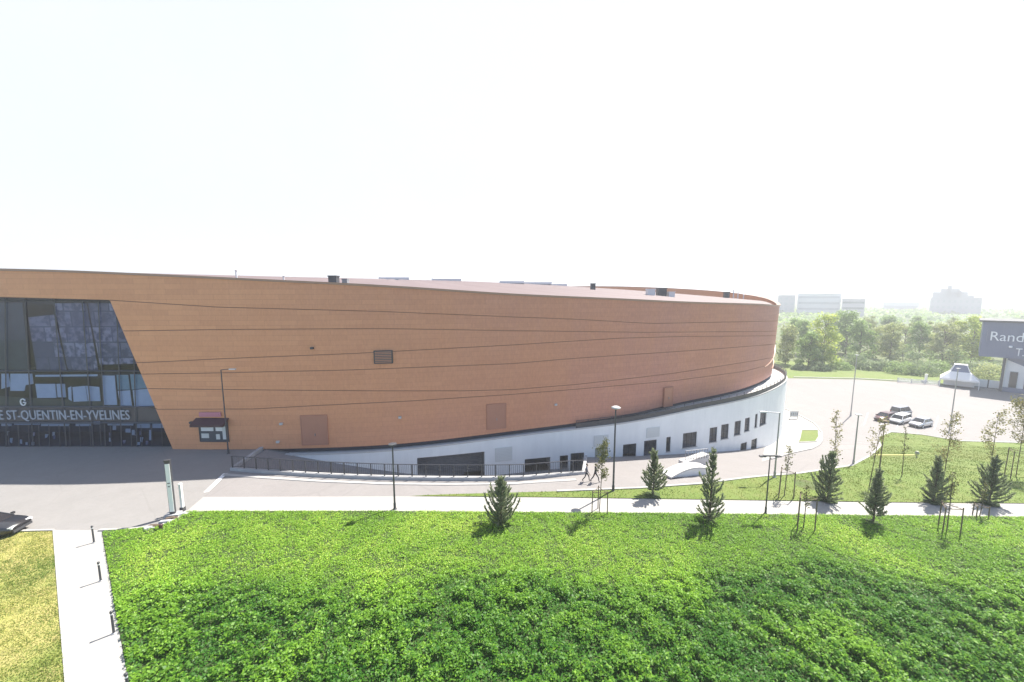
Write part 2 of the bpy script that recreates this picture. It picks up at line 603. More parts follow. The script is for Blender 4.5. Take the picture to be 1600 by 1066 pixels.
def leaves(C, size, rng, up=0.5, aspect=0.55, N0=None):
    """leaf-shaped quads (diamonds) with random orientation; up biases normals upward"""
    n = len(C)
    nrm = rng.normal(size=(n, 3))
    nrm /= np.linalg.norm(nrm, axis=1, keepdims=True)
    nrm = nrm + np.array([0, 0, up * 2])
    if N0 is not None:
        nrm = nrm + N0
    nrm /= np.linalg.norm(nrm, axis=1, keepdims=True)
    a = rng.normal(size=(n, 3))
    t = np.cross(nrm, a)
    t /= np.linalg.norm(t, axis=1, keepdims=True)
    b = np.cross(nrm, t)
    s = (np.asarray(size) * np.ones(n))[:, None]
    fold = nrm * s * 0.12
    return np.stack([C - t * s * .5, C + b * s * .5 * aspect + fold, C + t * s * .5, C - b * s * .5 * aspect + fold], 1)


def hash_noise(x, y, seed=0, sc=1.0):
    """smooth value noise"""
    x = np.asarray(x) / sc
    y = np.asarray(y) / sc
    xi = np.floor(x).astype(int)
    yi = np.floor(y).astype(int)
    xf = x - xi
    yf = y - yi
    xf = xf * xf * (3 - 2 * xf)
    yf = yf * yf * (3 - 2 * yf)

    def h(i, j):
        k = np.sin(i * 127.1 + j * 311.7 + seed * 74.7) * 43758.5453
        return k - np.floor(k)
    return (h(xi, yi) * (1 - xf) + h(xi + 1, yi) * xf) * (1 - yf) + (h(xi, yi + 1) * (1 - xf) + h(xi + 1, yi + 1) * xf) * yf


def in_poly(x, y, poly):
    x = np.asarray(x)
    y = np.asarray(y)
    r = np.zeros(x.shape, bool)
    n = len(poly)
    j = n - 1
    for i in range(n):
        xi, yi = poly[i][:2]
        xj, yj = poly[j][:2]
        c = ((yi > y) != (yj > y)) & (x < (xj - xi) * (y - yi) / (yj - yi + 1e-12) + xi)
        r ^= c
        j = i
    return r


def patch(name, poly, off, mat, cell=1.5, flat=False):
    """a sheet over the terrain with the outline POLY, OFF above the ground"""
    P = []
    for k in range(len(poly)):          # split long edges so that the rim follows the slope
        a, b = np.array(poly[k][:2], float), np.array(poly[(k + 1) % len(poly)][:2], float)
        n = max(1, int(np.linalg.norm(b - a) / cell)) if not flat and np.linalg.norm(b - a) < 150 else 1
        P += [a + (b - a) * q / n for q in range(n)]
    n = len(P)
    pts = [Vector((p[0], p[1])) for p in P]
    if not flat:
        xs, ys = [p[0] for p in P], [p[1] for p in P]
        gx = np.arange(math.ceil(max(min(xs), -27) / cell), max(min(max(xs), 14), -26) / cell + (0 if max(xs) < 14 else 1)) * cell
        gx = np.concatenate([gx, np.arange(22, min(max(xs), 140), 8)])
        gy = np.arange(math.ceil(max(min(ys), 28.5) / cell), min(max(ys), 62) / cell) * cell
        if len(gx) and len(gy):
            X, Y = np.meshgrid(gx, gy)
            X, Y = X.ravel() + .013, Y.ravel() + .017
            ok = in_poly(X, Y, P)
            pts += [Vector((x, y)) for x, y in zip(X[ok], Y[ok])]
    vs, es, fs, *_ = geo.delaunay_2d_cdt(pts, [(k, (k + 1) % n) for k in range(n)], [], 1, 1e-4)
    me = bpy.data.meshes.new(name)
    me.from_pydata([(v.x, v.y, float(G(v.x, v.y)) + off) for v in vs], [], [tuple(f) for f in fs])
    bm = bmesh.new()
    bm.from_mesh(me)
    for f in bm.faces:
        f.normal_update()
        if f.normal.z < 0:
            f.normal_flip()
    bm.to_mesh(me)
    bm.free()
    me.materials.append(mat)
    o = bpy.data.objects.new(name, me)
    COL.objects.link(o)
    return o


def text_mesh(body, size, extrude=0.03):
    """lettering as (verts, faces) in the x-z plane facing -y, baseline at z=0, left edge at x=0"""
    c = bpy.data.curves.new('lettering', 'FONT')
    c.body = body
    c.size = size
    c.extrude = extrude
    c.resolution_u = 3
    o = bpy.data.objects.new('lettering', c)
    COL.objects.link(o)
    dg = bpy.context.evaluated_depsgraph_get()
    me = o.evaluated_get(dg).to_mesh()
    vs = [(v.co.x, -v.co.z, v.co.y) for v in me.vertices]
    fs = [tuple(p.vertices) for p in me.polygons]
    o.evaluated_get(dg).to_mesh_clear()
    bpy.data.objects.remove(o)
    bpy.data.curves.remove(c)
    return vs, fs


def fit_text(body, w, h, extrude=0.03):
    vs, fs = text_mesh(body, 1.0, extrude)
    xs = [v[0] for v in vs]
    zs = [v[2] for v in vs]
    kx = w / (max(xs) - min(xs))
    kz = h / (max(zs) - min(zs))
    return [((v[0] - min(xs)) * kx, v[1], (v[2] - min(zs)) * kz) for v in vs], fs


# ------------------------------------------------------------------ velodrome outline
PX = [-140, 0, 135, 270, 400, 610, 800, 960, 1064, 1165, 1206]
YB = [701, 701, 701, 702, 702.5, 695, 674, 652, 629, 606, 582]
ZB = [0, 0, 0, 0, 0, 0, 0.4, 1.0, 1.8, 2.5, 2.8]
YT = [411, 419, 423, 429, 435.5, 446.5, 459.5, 467, 472, 475, 476]
CTRL = []
for px, yb, zb, yt in zip(PX, YB, ZB, YT):
    b = onz(px, yb, zb)
    zt = atY(px, yt, b[1])[2]
    CTRL.append((b[0], b[1], zb, zt))
CTRL += [(47.6, 73.5, 2.9, 15.6), (46, 92, 3, 17.2), (31, 113, 3, 18.6), (0, 128, 2, 18.9), (-40, 132, 1, 19), (-80, 121, 0, 19),
         (-103, 97, 0, 19.2), (-108, 68, 0, 19.3), (-92, 47, 0, 19.3), (-77, 41.2, 0, 19.2)]
CTRL = np.array(CTRL)


def catmull(P, seg_n):
    n = len(P)
    out = []
    for i in range(n):
        p0, p1, p2, p3 = P[(i - 1) % n], P[i], P[(i + 1) % n], P[(i + 2) % n]
        a = 0.5
        d01 = max(1e-6, np.linalg.norm((p1 - p0)[:2])) ** a
        d12 = max(1e-6, np.linalg.norm((p2 - p1)[:2])) ** a
        d23 = max(1e-6, np.linalg.norm((p3 - p2)[:2])) ** a
        m1 = (p2 - p1) + d12 * ((p1 - p0) / d01 - (p2 - p0) / (d01 + d12))
        m2 = (p2 - p1) + d12 * ((p3 - p2) / d23 - (p3 - p1) / (d12 + d23))
        for k in range(seg_n[i]):
            t = k / seg_n[i]
            t2, t3 = t * t, t * t * t
            out.append((2 * t3 - 3 * t2 + 1) * p1 + (t3 - 2 * t2 + t) * m1 + (-2 * t3 + 3 * t2) * p2 + (t3 - t2) * m2)
    return np.array(out)


SEGN = [6, 6, 60, 14, 14, 14, 12, 12, 14, 12, 10] + [8] * 10
OUT = catmull(CTRL, SEGN)
NO = len(OUT)
nx = np.roll(OUT, -1, 0)[:, :2] - np.roll(OUT, 1, 0)[:, :2]
nx /= np.linalg.norm(nx, axis=1, keepdims=True)
NRM = np.stack([nx[:, 1], -nx[:, 0]], 1)         # outward (the outline runs left to right in front)
NFRONT = sum(SEGN[:10]) + 1
PBX = np.array([project((p[0], p[1], p[2])) for p in OUT])
PTX = np.array([project((p[0], p[1], p[3])) for p in OUT])
SEAMS = [  # dark sheet joints, bottom to top, as heights read along the wall
    ([255, 400, 503, 647, 800, 895, 1050, 1158, 1206], [637, 636.5, 631, 624, 614.5, 607, 594, 580, 568]),
    ([246, 400, 600, 720, 800, 900, 1050, 1206], [604, 606, 608, 608.5, 607, 599, 582, 558]),
    ([240, 360, 551, 800, 895, 1097, 1206], [581, 579, 575, 566, 558, 545, 537]),
    ([240, 360, 567, 800, 963, 1060, 1206], [563, 557, 549, 537, 527, 524.5, 524]),
    ([150, 219, 360, 600, 800, 1000, 1206], [511, 514, 512, 511, 515, 518, 517]),
    ([0, 205, 360, 600, 800, 900, 1010, 1100, 1206], [461, 467.5, 478, 485, 494, 498, 504.5, 503, 501]),
]


def wall_px(i):
    return PBX[i, 0] if i < NFRONT else (-140 if i > NFRONT + 40 else 1206)


def lower_edge(px, yb):
    """lower edge of the cladding in the picture: over the glass front it is the lintel, then the slanted jamb"""
    if px <= 200:
        return 461.5 + 5.5 * max(px, 0) / 200
    if px < 270:
        return 467 + (702 - 467) * (px - 200) / 70
    return yb


VEL = thing('velodrome', (-20, 45, 0), 'large curved brown clad velodrome arena with white base and slanted glass front', 'arena')
clad = MB()
uvs = []
arc = np.concatenate([[0], np.cumsum(np.linalg.norm(np.diff(OUT[:, :2], axis=0), axis=1))])
rows_all = []
GH, GD = 0.04, 0.07
for i in range(NO):
    x, y, zb, zt = OUT[i]
    front = i < NFRONT or i > NO - 12
    yb, yt = PBX[i, 1], PTX[i, 1]
    px = wall_px(i)
    if i < NFRONT:
        vlow = (yb - lower_edge(px, yb)) / (yb - yt)
    elif i > NO - 25:
        vlow = (701 - 461) / (701 - 411.)
    else:
        vlow = 0
    seam_v = []
    for sx, sy in SEAMS:
        yy = np.interp(px, sx, sy)
        if i < NFRONT:
            seam_v.append((yb - yy) / (yb - yt))
        else:
            j = NFRONT - 1 if px > 0 else 0
            seam_v.append((PBX[j, 1] - yy) / (PBX[j, 1] - PTX[j, 1]))
    H = zt - zb
    zs = [(zb + vlow * H, 0)]
    for v in seam_v:
        z = zb + v * H
        for dz, off in ((-GH, 0), (-GH, -GD), (GH, -GD), (GH, 0)):
            zz = max(z + dz, zb + vlow * H)
            zs.append((zz, off if z - GH > zb + vlow * H + .02 else 0))
    zs.append((zt, 0))
    lean = 0.35 * sstep(800, 1206, px) if i < NFRONT + 30 else 0
    rows_all.append([(x + NRM[i, 0] * (o + lean * (z - zb) / H), y + NRM[i, 1] * (o + lean * (z - zb) / H), z) for z, o in zs])
NR = len(rows_all[0])
cv = [p for r in rows_all for p in r]
cf, cm, cuv = [], [], []
for i in range(NO):
    j = (i + 1) % NO
    ai, aj = arc[i], (arc[j] if j else arc[-1] + 6)
    for k in range(NR - 1):
        q = (i * NR + k, j * NR + k, j * NR + k + 1, i * NR + k + 1)
        if abs(cv[q[0]][2] - cv[q[3]][2]) < 1e-4 and abs(cv[q[1]][2] - cv[q[2]][2]) < 1e-4 and \
           hypot(cv[q[0]][0] - cv[q[3]][0], cv[q[0]][1] - cv[q[3]][1]) < 1e-4:
            continue
        cf.append(q)
        cm.append(1 if 1 <= k < NR - 2 and (k - 1) % 4 in (0, 1, 2) else 0)
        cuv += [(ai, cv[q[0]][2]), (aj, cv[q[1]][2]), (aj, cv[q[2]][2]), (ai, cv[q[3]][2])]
me = bpy.data.meshes.new('cladding')
me.from_pydata([(p[0] + 20, p[1] - 45, p[2]) for p in cv], [], cf)
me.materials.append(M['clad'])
me.materials.append(M['joint'])
me.polygons.foreach_set('material_index', cm)
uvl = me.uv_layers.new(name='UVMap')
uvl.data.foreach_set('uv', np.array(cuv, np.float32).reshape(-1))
me.update()
CLAD = bpy.data.objects.new('cladding', me)
COL.objects.link(CLAD)
CLAD.parent = VEL

# rim trim, parapet back and roof
rim, roof = MB(), MB()
rv, rf = [], []
for i in range(NO):
    px = wall_px(i)
    lean = 0.35 * sstep(800, 1206, px) if i < NFRONT + 30 else 0
    x, y, zb, zt = OUT[i]
    n = NRM[i]
    for off, z in ((lean + .10, zt - .16), (lean + .10, zt + .06), (lean - .45, zt + .06), (lean - .45, zt - .16)):
        rv.append((x + n[0] * off, y + n[1] * off, z))
for i in range(NO):
    j = (i + 1) % NO
    for k in range(4):
        rf.append((i * 4 + k, j * 4 + k, j * 4 + (k + 1) % 4, i * 4 + (k + 1) % 4))
rim.add(rv, rf)
rim.build('roof_rim', M['trim'], VEL, world=True)
CEN = np.array([-26.0, 86.0])
RINGS = [1.0, .97, .9, .8, .68, .54, .4, .25, .1]
rv, rf = [], []


def par_drop(i):      # the parapet is taller along the far side
    return .35 + 2.2 * sstep(68, 96, OUT[i, 1])


for q, s in enumerate(RINGS):
    for i in range(NO):
        x, y, zb, zt = OUT[i]
        p = CEN + (OUT[i, :2] - NRM[i] * .3 - CEN) * s
        edge = zt - par_drop(i)
        w = 1 - s
        z = edge + (19.3 - edge) * (1 - (1 - w) ** 1.7)
        z += .0 if s > .9 else .12 * sin(i * .9) * w
        rv.append((p[0], p[1], z))
for i in range(NO):
    x, y, zb, zt = OUT[i]
    p = OUT[i, :2] - NRM[i] * .3
    rv.append((p[0], p[1], zt - .05))
nr = len(RINGS)
for q in range(nr - 1):
    for i in range(NO):
        j = (i + 1) % NO
        rf.append((q * NO + i, q * NO + j, (q + 1) * NO + j, (q + 1) * NO + i))
rf.append(tuple((nr - 1) * NO + i for i in range(NO)))
roof.add(rv, rf)
par = MB()
pv = []
for i in range(NO):
    p = OUT[i, :2] - NRM[i] * .31
    pv += [(p[0], p[1], OUT[i, 3] - par_drop(i) - .1), (p[0], p[1], OUT[i, 3] - .1)]
par.add(pv, [(2 * i, 2 * ((i + 1) % NO), 2 * ((i + 1) % NO) + 1, 2 * i + 1) for i in range(NO)])
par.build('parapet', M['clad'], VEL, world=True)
ROOF = roof.build('roof', M['roof'], VEL, smooth=True, world=True)


def roof_z(x, y):
    d = np.array([x, y]) - CEN
    th = atan2(d[1], d[0])
    ths = np.arctan2(OUT[:, 1] - CEN[1], OUT[:, 0] - CEN[0])
    i = int(np.argmin(np.abs(np.angle(np.exp(1j * (ths - th))))))
    s = np.linalg.norm(d) / np.linalg.norm(OUT[i, :2] - CEN)
    edge = OUT[i, 3] - par_drop(i)
    return edge + (19.3 - edge) * (1 - s ** 1.7)


# roof plant: each unit is a part of the building
def roof_unit(px, Y, w, d, h, name, mat):
    p = atY(px, 462, Y)
    z = roof_z(p[0], p[1])
    b = MB().box((p[0], p[1], z + h / 2 - .1), (w, d, h + .2))
    b.box((p[0], p[1], z + h + .06), (w * 1.12, d * 1.12, .12))
    o = b.build(name, mat, ROOF, world=False)
    o.location = (-VEL.location[0], -VEL.location[1], 0)
    return p, z


roof_unit(523, 44, .9, .8, .75, 'air_unit', M['dark_metal'])
roof_unit(541, 46, .6, .6, .35, 'air_unit', M['grey_metal'])
roof_unit(1033, 66, 1.4, 1.2, 1.2, 'air_unit', M['dark_metal'])
roof_unit(1016, 64, 1.2, 1.2, .9, 'air_unit', M['pale_metal'])
roof_unit(1048, 66, 1.0, 1.0, .7, 'air_unit', M['pale_metal'])
roof_unit(926, 70, .8, .8, 1.0, 'air_unit', M['dark_metal'])
roof_unit(1135, 74, .8, .8, 1.0, 'air_unit', M['dark_metal'])
roof_unit(1187, 76, 1.4, 1.2, .5, 'air_unit', M['grey_metal'])
for px, Y, h in ((1146, 74, 1.6), (1153, 75, 1.3), (1162, 76, .9), (372, 42, 1.0), (445, 42.5, .6)):
    p = atY(px, 462, Y)
    z = roof_z(p[0], p[1])
    b = MB().tube((p[0], p[1], z - .2), (p[0], p[1], z + h), .09).lathe((p[0], p[1], z + h), [(.12, 0), (.2, .03), (.05, .16)], 8)
    o = b.build('vent_pipe', M['pale_metal'], ROOF)
    o.location = (-VEL.location[0], -VEL.location[1], 0)
# two shallow rooflights on the crown
for px, Y, w in ((800, 80, 5), (835, 82, 7), (870, 84, 4), (620, 78, 6), (700, 80, 6)):
    p = atY(px, 462, Y)
    z = roof_z(p[0], p[1])
    b = MB().box((p[0], p[1], z + .2), (w, 3.0, .5)).box((p[0], p[1], z + .52), (w * .96, 2.8, .14), taper=(.9, .6))
    o = b.build('rooflight', M['pale_metal'], ROOF)
    o.location = (-VEL.location[0], -VEL.location[1], 0)

# ------------------------------------------------------------------ glass front
YF = float(OUT[6 + 3, 1])                 # depth of the straight front


def fp(px, py, back=0.0):
    return atY(px, py, YF + back)


def fquad(mb, pxs, back, mi=0):
    """flat polygon on a plane BACK behind the front, thickness 4 cm"""
    pts = [fp(x, y, back) for x, y in pxs]
    n = len(pts)
    vs = pts + [p + np.array([0, .04, 0]) for p in pts]
    fs = [tuple(range(n)), tuple(range(n, 2 * n))[::-1]] + [(k, (k + 1) % n, n + (k + 1) % n, n + k) for k in range(n)]
    return mb.add(vs, fs, mi)


XL = -140
# jamb and lintel reveal, dark
b = MB()
a0, a1 = fp(200, 467, 0), fp(270, 702, 0)
l0 = fp(XL, 461, 0)
dy = np.array([0, .55, 0])
b.quad(a0 + [0, .0, 0], a1, a1 + dy, a0 + dy)
b.quad(l0, a0, a0 + dy, l0 + dy)
b.build('reveal', M['jamb'], VEL, world=True)
# glazing sheet
facade = MB().add([fp(x, y, .5) for x, y in ((XL, 461), (201, 466.5), (271, 703), (XL, 703))], [(0, 1, 2, 3)]).build('glass_facade', M['bigpane'], VEL, world=True)
# room behind
b = MB()
rx0, rx1 = fp(XL, 600)[0] - 4, -33.5
b.quad((rx0, YF + 5, -.3), (rx1, YF + 5, -.3), (rx1, YF + 5, 18), (rx0, YF + 5, 18))
b.quad((rx0, YF + .6, .02), (rx1, YF + .6, .02), (rx1, YF + 5, .02), (rx0, YF + 5, .02))
for zf in (3.4, 7.6, 15.3):
    b.box(((rx0 + rx1) / 2, YF + 2.9, zf), (rx1 - rx0, 4.0, .4))
b.quad((rx1, YF + .6, 0), (rx1, YF + 5, 0), (rx1, YF + 5, 18), (rx1, YF + .6, 18))
b.build('lobby_room', M['room'], VEL, world=True)


def front_part(name, pxs, back, mat, parent=None):
    o = fquad(MB(), pxs, back).build(name, mat, parent or VEL, world=False)
    o.location = (0, 0, 0)
    base = parent or VEL
    for v in o.data.vertices:
        v.co.x -= VEL.location[0]
        v.co.y -= VEL.location[1]
    return o


# mullions and transoms
b = MB()
YM = .42
for x0, x1 in ((-95, -95), (-45, -45), (8, 10), (38, 52), (84, 104), (128, 146), (153, 165), (182, 190), (206, 214)):
    pa = fp(x0, 465, YM)
    pb = fp(x1, 702, YM)
    b.tube(pa, pb, .06, .06, 4)
for y, xr in ((470, 198), (580, 232), (636, 250), (661, 258), (700, 270)):
    pa = fp(XL, y, YM - .03)
    pb = fp(xr, y, YM - .03)
    b.tube(pa, pb, .075, .075, 4)
b.tube(fp(200.5, 467, YM), fp(270.5, 702, YM), .09, .09, 4)
b.build('mullion', M['frame'], VEL, world=True)
# sheets with painted reflections, blinds and panels seen behind the glass
front_part('dark_panel', [(XL, 474), (35, 474), (45, 578), (XL, 578)], .62, M['film_dark'], facade)
front_part('window_film', [(44, 496), (84, 492), (90, 518), (104, 578), (57, 578)], .66, M['film'], facade)
front_part('window_film', [(84, 474), (135, 474), (153, 578), (106, 578)], .62, M['film'], facade)
front_part('window_film', [(137, 474), (194, 474), (226, 568), (156, 570)], .70, M['film'], facade)
front_part('dark_panel', [(XL, 612), (160, 628), (250, 640), (256, 660), (XL, 660)], .85, M['film_olive'], facade)
for q in ([(2, 584), (13, 584), (16, 604), (2, 608)], [(16, 584), (50, 584), (52, 600), (40, 602), (38, 611), (16, 611)],
          [(-60, 584), (-6, 584), (-6, 606), (-60, 606)],
          [(55, 600), (86, 600), (88, 622), (58, 622)], [(88, 600), (101, 600), (103, 621), (90, 621)],
          [(106, 606), (111, 604), (112, 627), (107, 624)], [(113, 605), (133, 603), (137, 627), (115, 628)], [(134, 603), (155, 605), (157, 627), (138, 627)],
          [(158, 587), (179, 587), (183, 633), (163, 633)], [(184, 611), (203, 610), (206, 634), (188, 634)], [(207, 610), (242, 606), (250, 634), (210, 635)]):
    front_part('blind', q, .60, M['blind'], facade)
for q in ([(182, 586), (200, 586), (203, 609), (184, 609)], [(203, 585), (234, 585), (241, 605), (206, 609)]):
    front_part('teal_blind', q, .60, M['teal'], facade)
front_part('light_strip', [(55, 586), (152, 585), (152, 588), (55, 589)], .60, M['blind'], facade)
# entrance doors along the foot of the glass
b = MB()
for x in range(-120, 262, 16):
    t = (x + 120) / 380
    pa = fp(x + 4, 664, .40)
    pb = fp(x + 6, 701, .40)
    b.tube(pa, pb, .035, .035, 4)
b.build('door_frame', M['frame'], facade).location = (-VEL.location[0], -VEL.location[1], 0)
rr = random.Random(4)
for x, w, y, h in ((2, 16, 662, 4), (22, 40, 660, 4), (64, 44, 661, 5), (118, 24, 662, 4), (146, 10, 659, 4), (168, 40, 661, 4), (214, 20, 661, 8), (238, 18, 661, 8), (176, 5, 663, 9), (196, 8, 670, 6), (233, 3, 672, 16), (206, 4, 672, 8)):
    front_part('lit_panel', [(x, y), (x + w, y), (x + w, y + h), (x, y + h)], .70, M['vent'], facade)
for k in range(26):
    x = rr.uniform(-90, 250)
    y = rr.uniform(672, 692)
    front_part('display_card', [(x, y), (x + rr.uniform(2, 5), y), (x + 3, y + rr.uniform(4, 9)), (x, y + 6)], .9, M['vent' if k % 2 else 'film'], facade)
# lettering on the glass
vs, fs = fit_text('DE ST-QUENTIN-EN-YVELINES', fp(206, 650)[0] - fp(-12, 650)[0], fp(0, 641)[2] - fp(0, 658.5)[2], .03)
o = fp(-12, 658.5, .36)
MB().add([(v[0] + o[0], v[1] + o[1], v[2] + o[2]) for v in vs], fs).build('lettering', M['letters_pale'], facade).location = (-VEL.location[0], -VEL.location[1], 0)
b = MB()
c = fp(36, 628.5, .36)
ring = [(c[0] + .26 * cos(t), c[1], c[2] + .34 * sin(t)) for t in np.linspace(.5, 2 * pi - .1, 18)] + [(c[0] + .02, c[1], c[2] - .02)]
b.path(ring, .06, 6)
b.build('emblem', M['letters'], facade).location = (-VEL.location[0], -VEL.location[1], 0)

# ------------------------------------------------------------------ white base storey


def base_off(px):
    return 0.25 + 1.9 * float(sstep(820, 1150, px))


bi0 = int(np.argmin(np.abs(PBX[:NFRONT, 0] - 335)))
bi1 = NFRONT + 42
BW = []
for i in range(bi0, bi1):
    px = PBX[i, 0] if i < NFRONT else 1206
    o = base_off(px)
    BW.append((OUT[i, 0] + NRM[i, 0] * o, OUT[i, 1] + NRM[i, 1] * o, OUT[i, 2] - .5, i))
BW = np.array(BW)
barc = np.concatenate([[0], np.cumsum(np.linalg.norm(np.diff(BW[:, :2], axis=0), axis=1))])


def bw_at(u):
    return np.array([np.interp(u, barc, BW[:, k]) for k in range(3)])


bw_px = np.array([project((p[0], p[1], p[2] - 2))[0] for p in BW])
nvis = int(np.argmax(bw_px))            # visible up to here


def u_of(px):
    return float(np.interp(px, bw_px[:nvis + 1], barc[:nvis + 1]))


def z_of(u, px, py):
    return atY(px, py, bw_at(u)[1])[2]


OPEN = []     # (kind, u0, u1, z0, z1)


def opening(kind, x0, x1, y0, y1, z0=None):
    u0, u1 = u_of(x0), u_of(x1)
    um = (u0 + u1) / 2
    zt = z_of(um, (x0 + x1) / 2, y0)
    zb_ = z_of(um, (x0 + x1) / 2, y1) if z0 is None else z0
    OPEN.append((kind, u0, u1, zb_, zt))


TRZ = -4.6
for q in ((974, 995, 694, 719), (1007, 1027, 688, 712), (1042, 1049, 683, 706), (1068, 1090, 676, 699), (1110, 1122, 668, 691), (1128, 1140, 663, 686),
          (1149, 1159, 658, 680), (1165, 1173, 653, 674), (1181, 1185, 647, 668), (1189, 1199, 643, 664), (1161, 1171, 692, 713), (1178, 1187, 686, 705)):
    opening('window', *q)
opening('garage', 652, 757, 711, 750, TRZ)
opening('garage', 820, 860, 716, 745, TRZ)
opening('window', 875, 888, 712, 738)
opening('window', 892, 913, 708, 735)
opening('door', 930, 950, 700, 737)
cuts = sorted(set([0.0, barc[-1]] + list(barc[1:-1]) + [o[1] for o in OPEN] + [o[2] for o in OPEN]))
wall, ZLOW = MB(), -9.0
for a, c in zip(cuts[:-1], cuts[1:]):
    if c - a < 1e-4:
        continue
    m = (a + c) / 2
    pa, pc = bw_at(a), bw_at(c)
    iv = sorted([(o[3], o[4]) for o in OPEN if o[1] - 1e-6 <= m <= o[2] + 1e-6])
    z = ZLOW
    for z0, z1 in iv:
        wall.quad((*pa[:2], z), (*pc[:2], z), (*pc[:2], z0), (*pa[:2], z0))
        z = z1
    wall.quad((*pa[:2], z), (*pc[:2], z), (*pc[:2], pc[2]), (*pa[:2], pa[2]))
BASEW = wall.build('base_wall', M['white_wall'], VEL, world=True)
for kind, u0, u1, z0, z1 in OPEN:
    p0, p1 = bw_at(u0), bw_at(u1)
    t = (p1 - p0)[:2]
    L = hypot(*t)
    t /= L
    nin = np.array([-t[1], t[0]])       # into the building
    if nin[1] < 0:
        nin = -nin
    dep = .28 if kind != 'garage' else 1.6

    def P(s, z, d):
        q = p0[:2] + t * s * L + nin * d
        return (q[0], q[1], z)
    rv = MB()
    for a, c in (((0, z0), (1, z0)), ((1, z0), (1, z1)), ((1, z1), (0, z1)), ((0, z1), (0, z0))):
        rv.quad(P(a[0], a[1], 0), P(c[0], c[1], 0), P(c[0], c[1], dep), P(a[0], a[1], dep))
    loc = (-VEL.location[0], -VEL.location[1], 0)
    name = {'window': 'window', 'garage': 'garage_opening', 'door': 'door'}[kind]
    fr = MB()
    w = .07
    e = w / L
    if kind == 'window':
        for a, c in (((0, z0), (1, z0)), ((0, z1), (1, z1)), ((0, z0), (0, z1)), ((1, z0), (1, z1))):
            fr.tube(P(a[0], a[1], .16), P(c[0], c[1], .16), w, w, 4)
        nm = max(1, int(round(L / .8)))
        for k in range(1, nm):
            fr.tube(P(k / nm, z0, .16), P(k / nm, z1, .16), .035, .035, 4)
        fr.tube(P(0, z0 + (z1 - z0) * .45, .16), P(1, z0 + (z1 - z0) * .45, .16), .03, .03, 4)
        fr.v += rv.v
        fr.f += [tuple(i + len(fr.v) - len(rv.v) for i in f) for f in rv.f]
        fr.m += [1] * len(rv.f)
        fo = fr.build('window', [M['frame'], M['white_wall']], BASEW)
        fo.location = (0, 0, 0)
        for v in fo.data.vertices:
            v.co.x += loc[0]
            v.co.y += loc[1]
        pb = MB().quad(P(0, z0, .18), P(1, z0, .18), P(1, z1, .18), P(0, z1, .18)).build('pane', M['pane'], fo)
        rb = MB().box((*(p0[:2] + t * L / 2 + nin * 1.2), (z0 + z1) / 2), (L + .3, 1.6, z1 - z0 + .3), atan2(t[1], t[0]))
        rb.f = [f for k, f in enumerate(rb.f) if k != 2]
        rb.m = rb.m[:len(rb.f)]
        ro = rb.build('room', M['room_grey'], fo)
        for o in (pb, ro):
            for v in o.data.vertices:
                v.co.x += loc[0]
                v.co.y += loc[1]
        sl = MB()
        sl.add([P(-.05, z0 - .08, -.08), P(1.05, z0 - .08, -.08), P(1.05, z0 - .08, .1), P(-.05, z0 - .08, .1), P(-.05, z0, -.08), P(1.05, z0, -.08), P(1.05, z0 - .0, .1), P(-.05, z0 - .0, .1)],
               [(0, 1, 2, 3), (4, 5, 6, 7), (0, 1, 5, 4), (1, 2, 6, 5), (2, 3, 7, 6), (3, 0, 4, 7)])
        so = sl.build('sill', M['coping'], fo)
        for v in so.data.vertices:
            v.co.x += loc[0]
            v.co.y += loc[1]
    elif kind == 'garage':
        g = MB()
        g.v, g.f, g.m = rv.v[:], rv.f[:], rv.m[:]
        go = g.build('garage_opening', M['retain'], BASEW)
        sh = MB()
        nsl = 14
        for k in range(nsl):
            za, zb2 = z0 + (z1 - z0) * k / nsl, z0 + (z1 - z0) * (k + 1) / nsl
            sh.quad(P(0, za, dep), P(1, za, dep), P(1, zb2 - .01, dep - .05), P(0, zb2 - .01, dep - .05))
            sh.quad(P(0, zb2 - .01, dep - .05), P(1, zb2 - .01, dep - .05), P(1, zb2, dep), P(0, zb2, dep))
        so = sh.build('shutter', M['shutter'], go)
        for o in (go, so):
            for v in o.data.vertices:
                v.co.x += loc[0]
                v.co.y += loc[1]
    else:
        g = MB()
        g.v, g.f, g.m = rv.v[:], rv.f[:], rv.m[:]
        g.quad(P(0, z0, dep * .6), P(1, z0, dep * .6), P(1, z1, dep * .6), P(0, z1, dep * .6))
        g.box(P(.5, (z0 + z1) / 2, dep * .6 - .03), (.04, .04, z1 - z0), atan2(t[1], t[0]))
        go = g.build('door', M['olive'], BASEW)
        for v in go.data.vertices:
            v.co.x += loc[0]
            v.co.y += loc[1]
# louvre panels on the white wall
for x0, x1, y0, y1 in ((774, 800, 699, 720), (928, 950, 680, 697), (1010, 1030, 668, 683)):
    u0, u1 = u_of(x0), u_of(x1)
    p0, p1 = bw_at(u0), bw_at(u1)
    t = (p1 - p0)[:2]
    L = hypot(*t)
    z1, z0 = z_of((u0 + u1) / 2, (x0 + x1) / 2, y0), z_of((u0 + u1) / 2, (x0 + x1) / 2, y1)
    nn = np.array([t[1], -t[0]]) / L
    c = (p0 + p1)[:2] / 2 + nn * .03
    lb = MB()
    n = 9
    for k in range(n):
        lb.box((c[0] - VEL.location[0], c[1] - VEL.location[1], z0 + (z1 - z0) * (k + .5) / n), (L, .09, (z1 - z0) / n * .86), atan2(t[1], t[0]))
    lb.box((c[0] - VEL.location[0], c[1] - VEL.location[1], (z0 + z1) / 2), (L * 1.02, .05, (z1 - z0) * 1.03), atan2(t[1], t[0]))
    lb.build('louvre', M['vent'], BASEW)
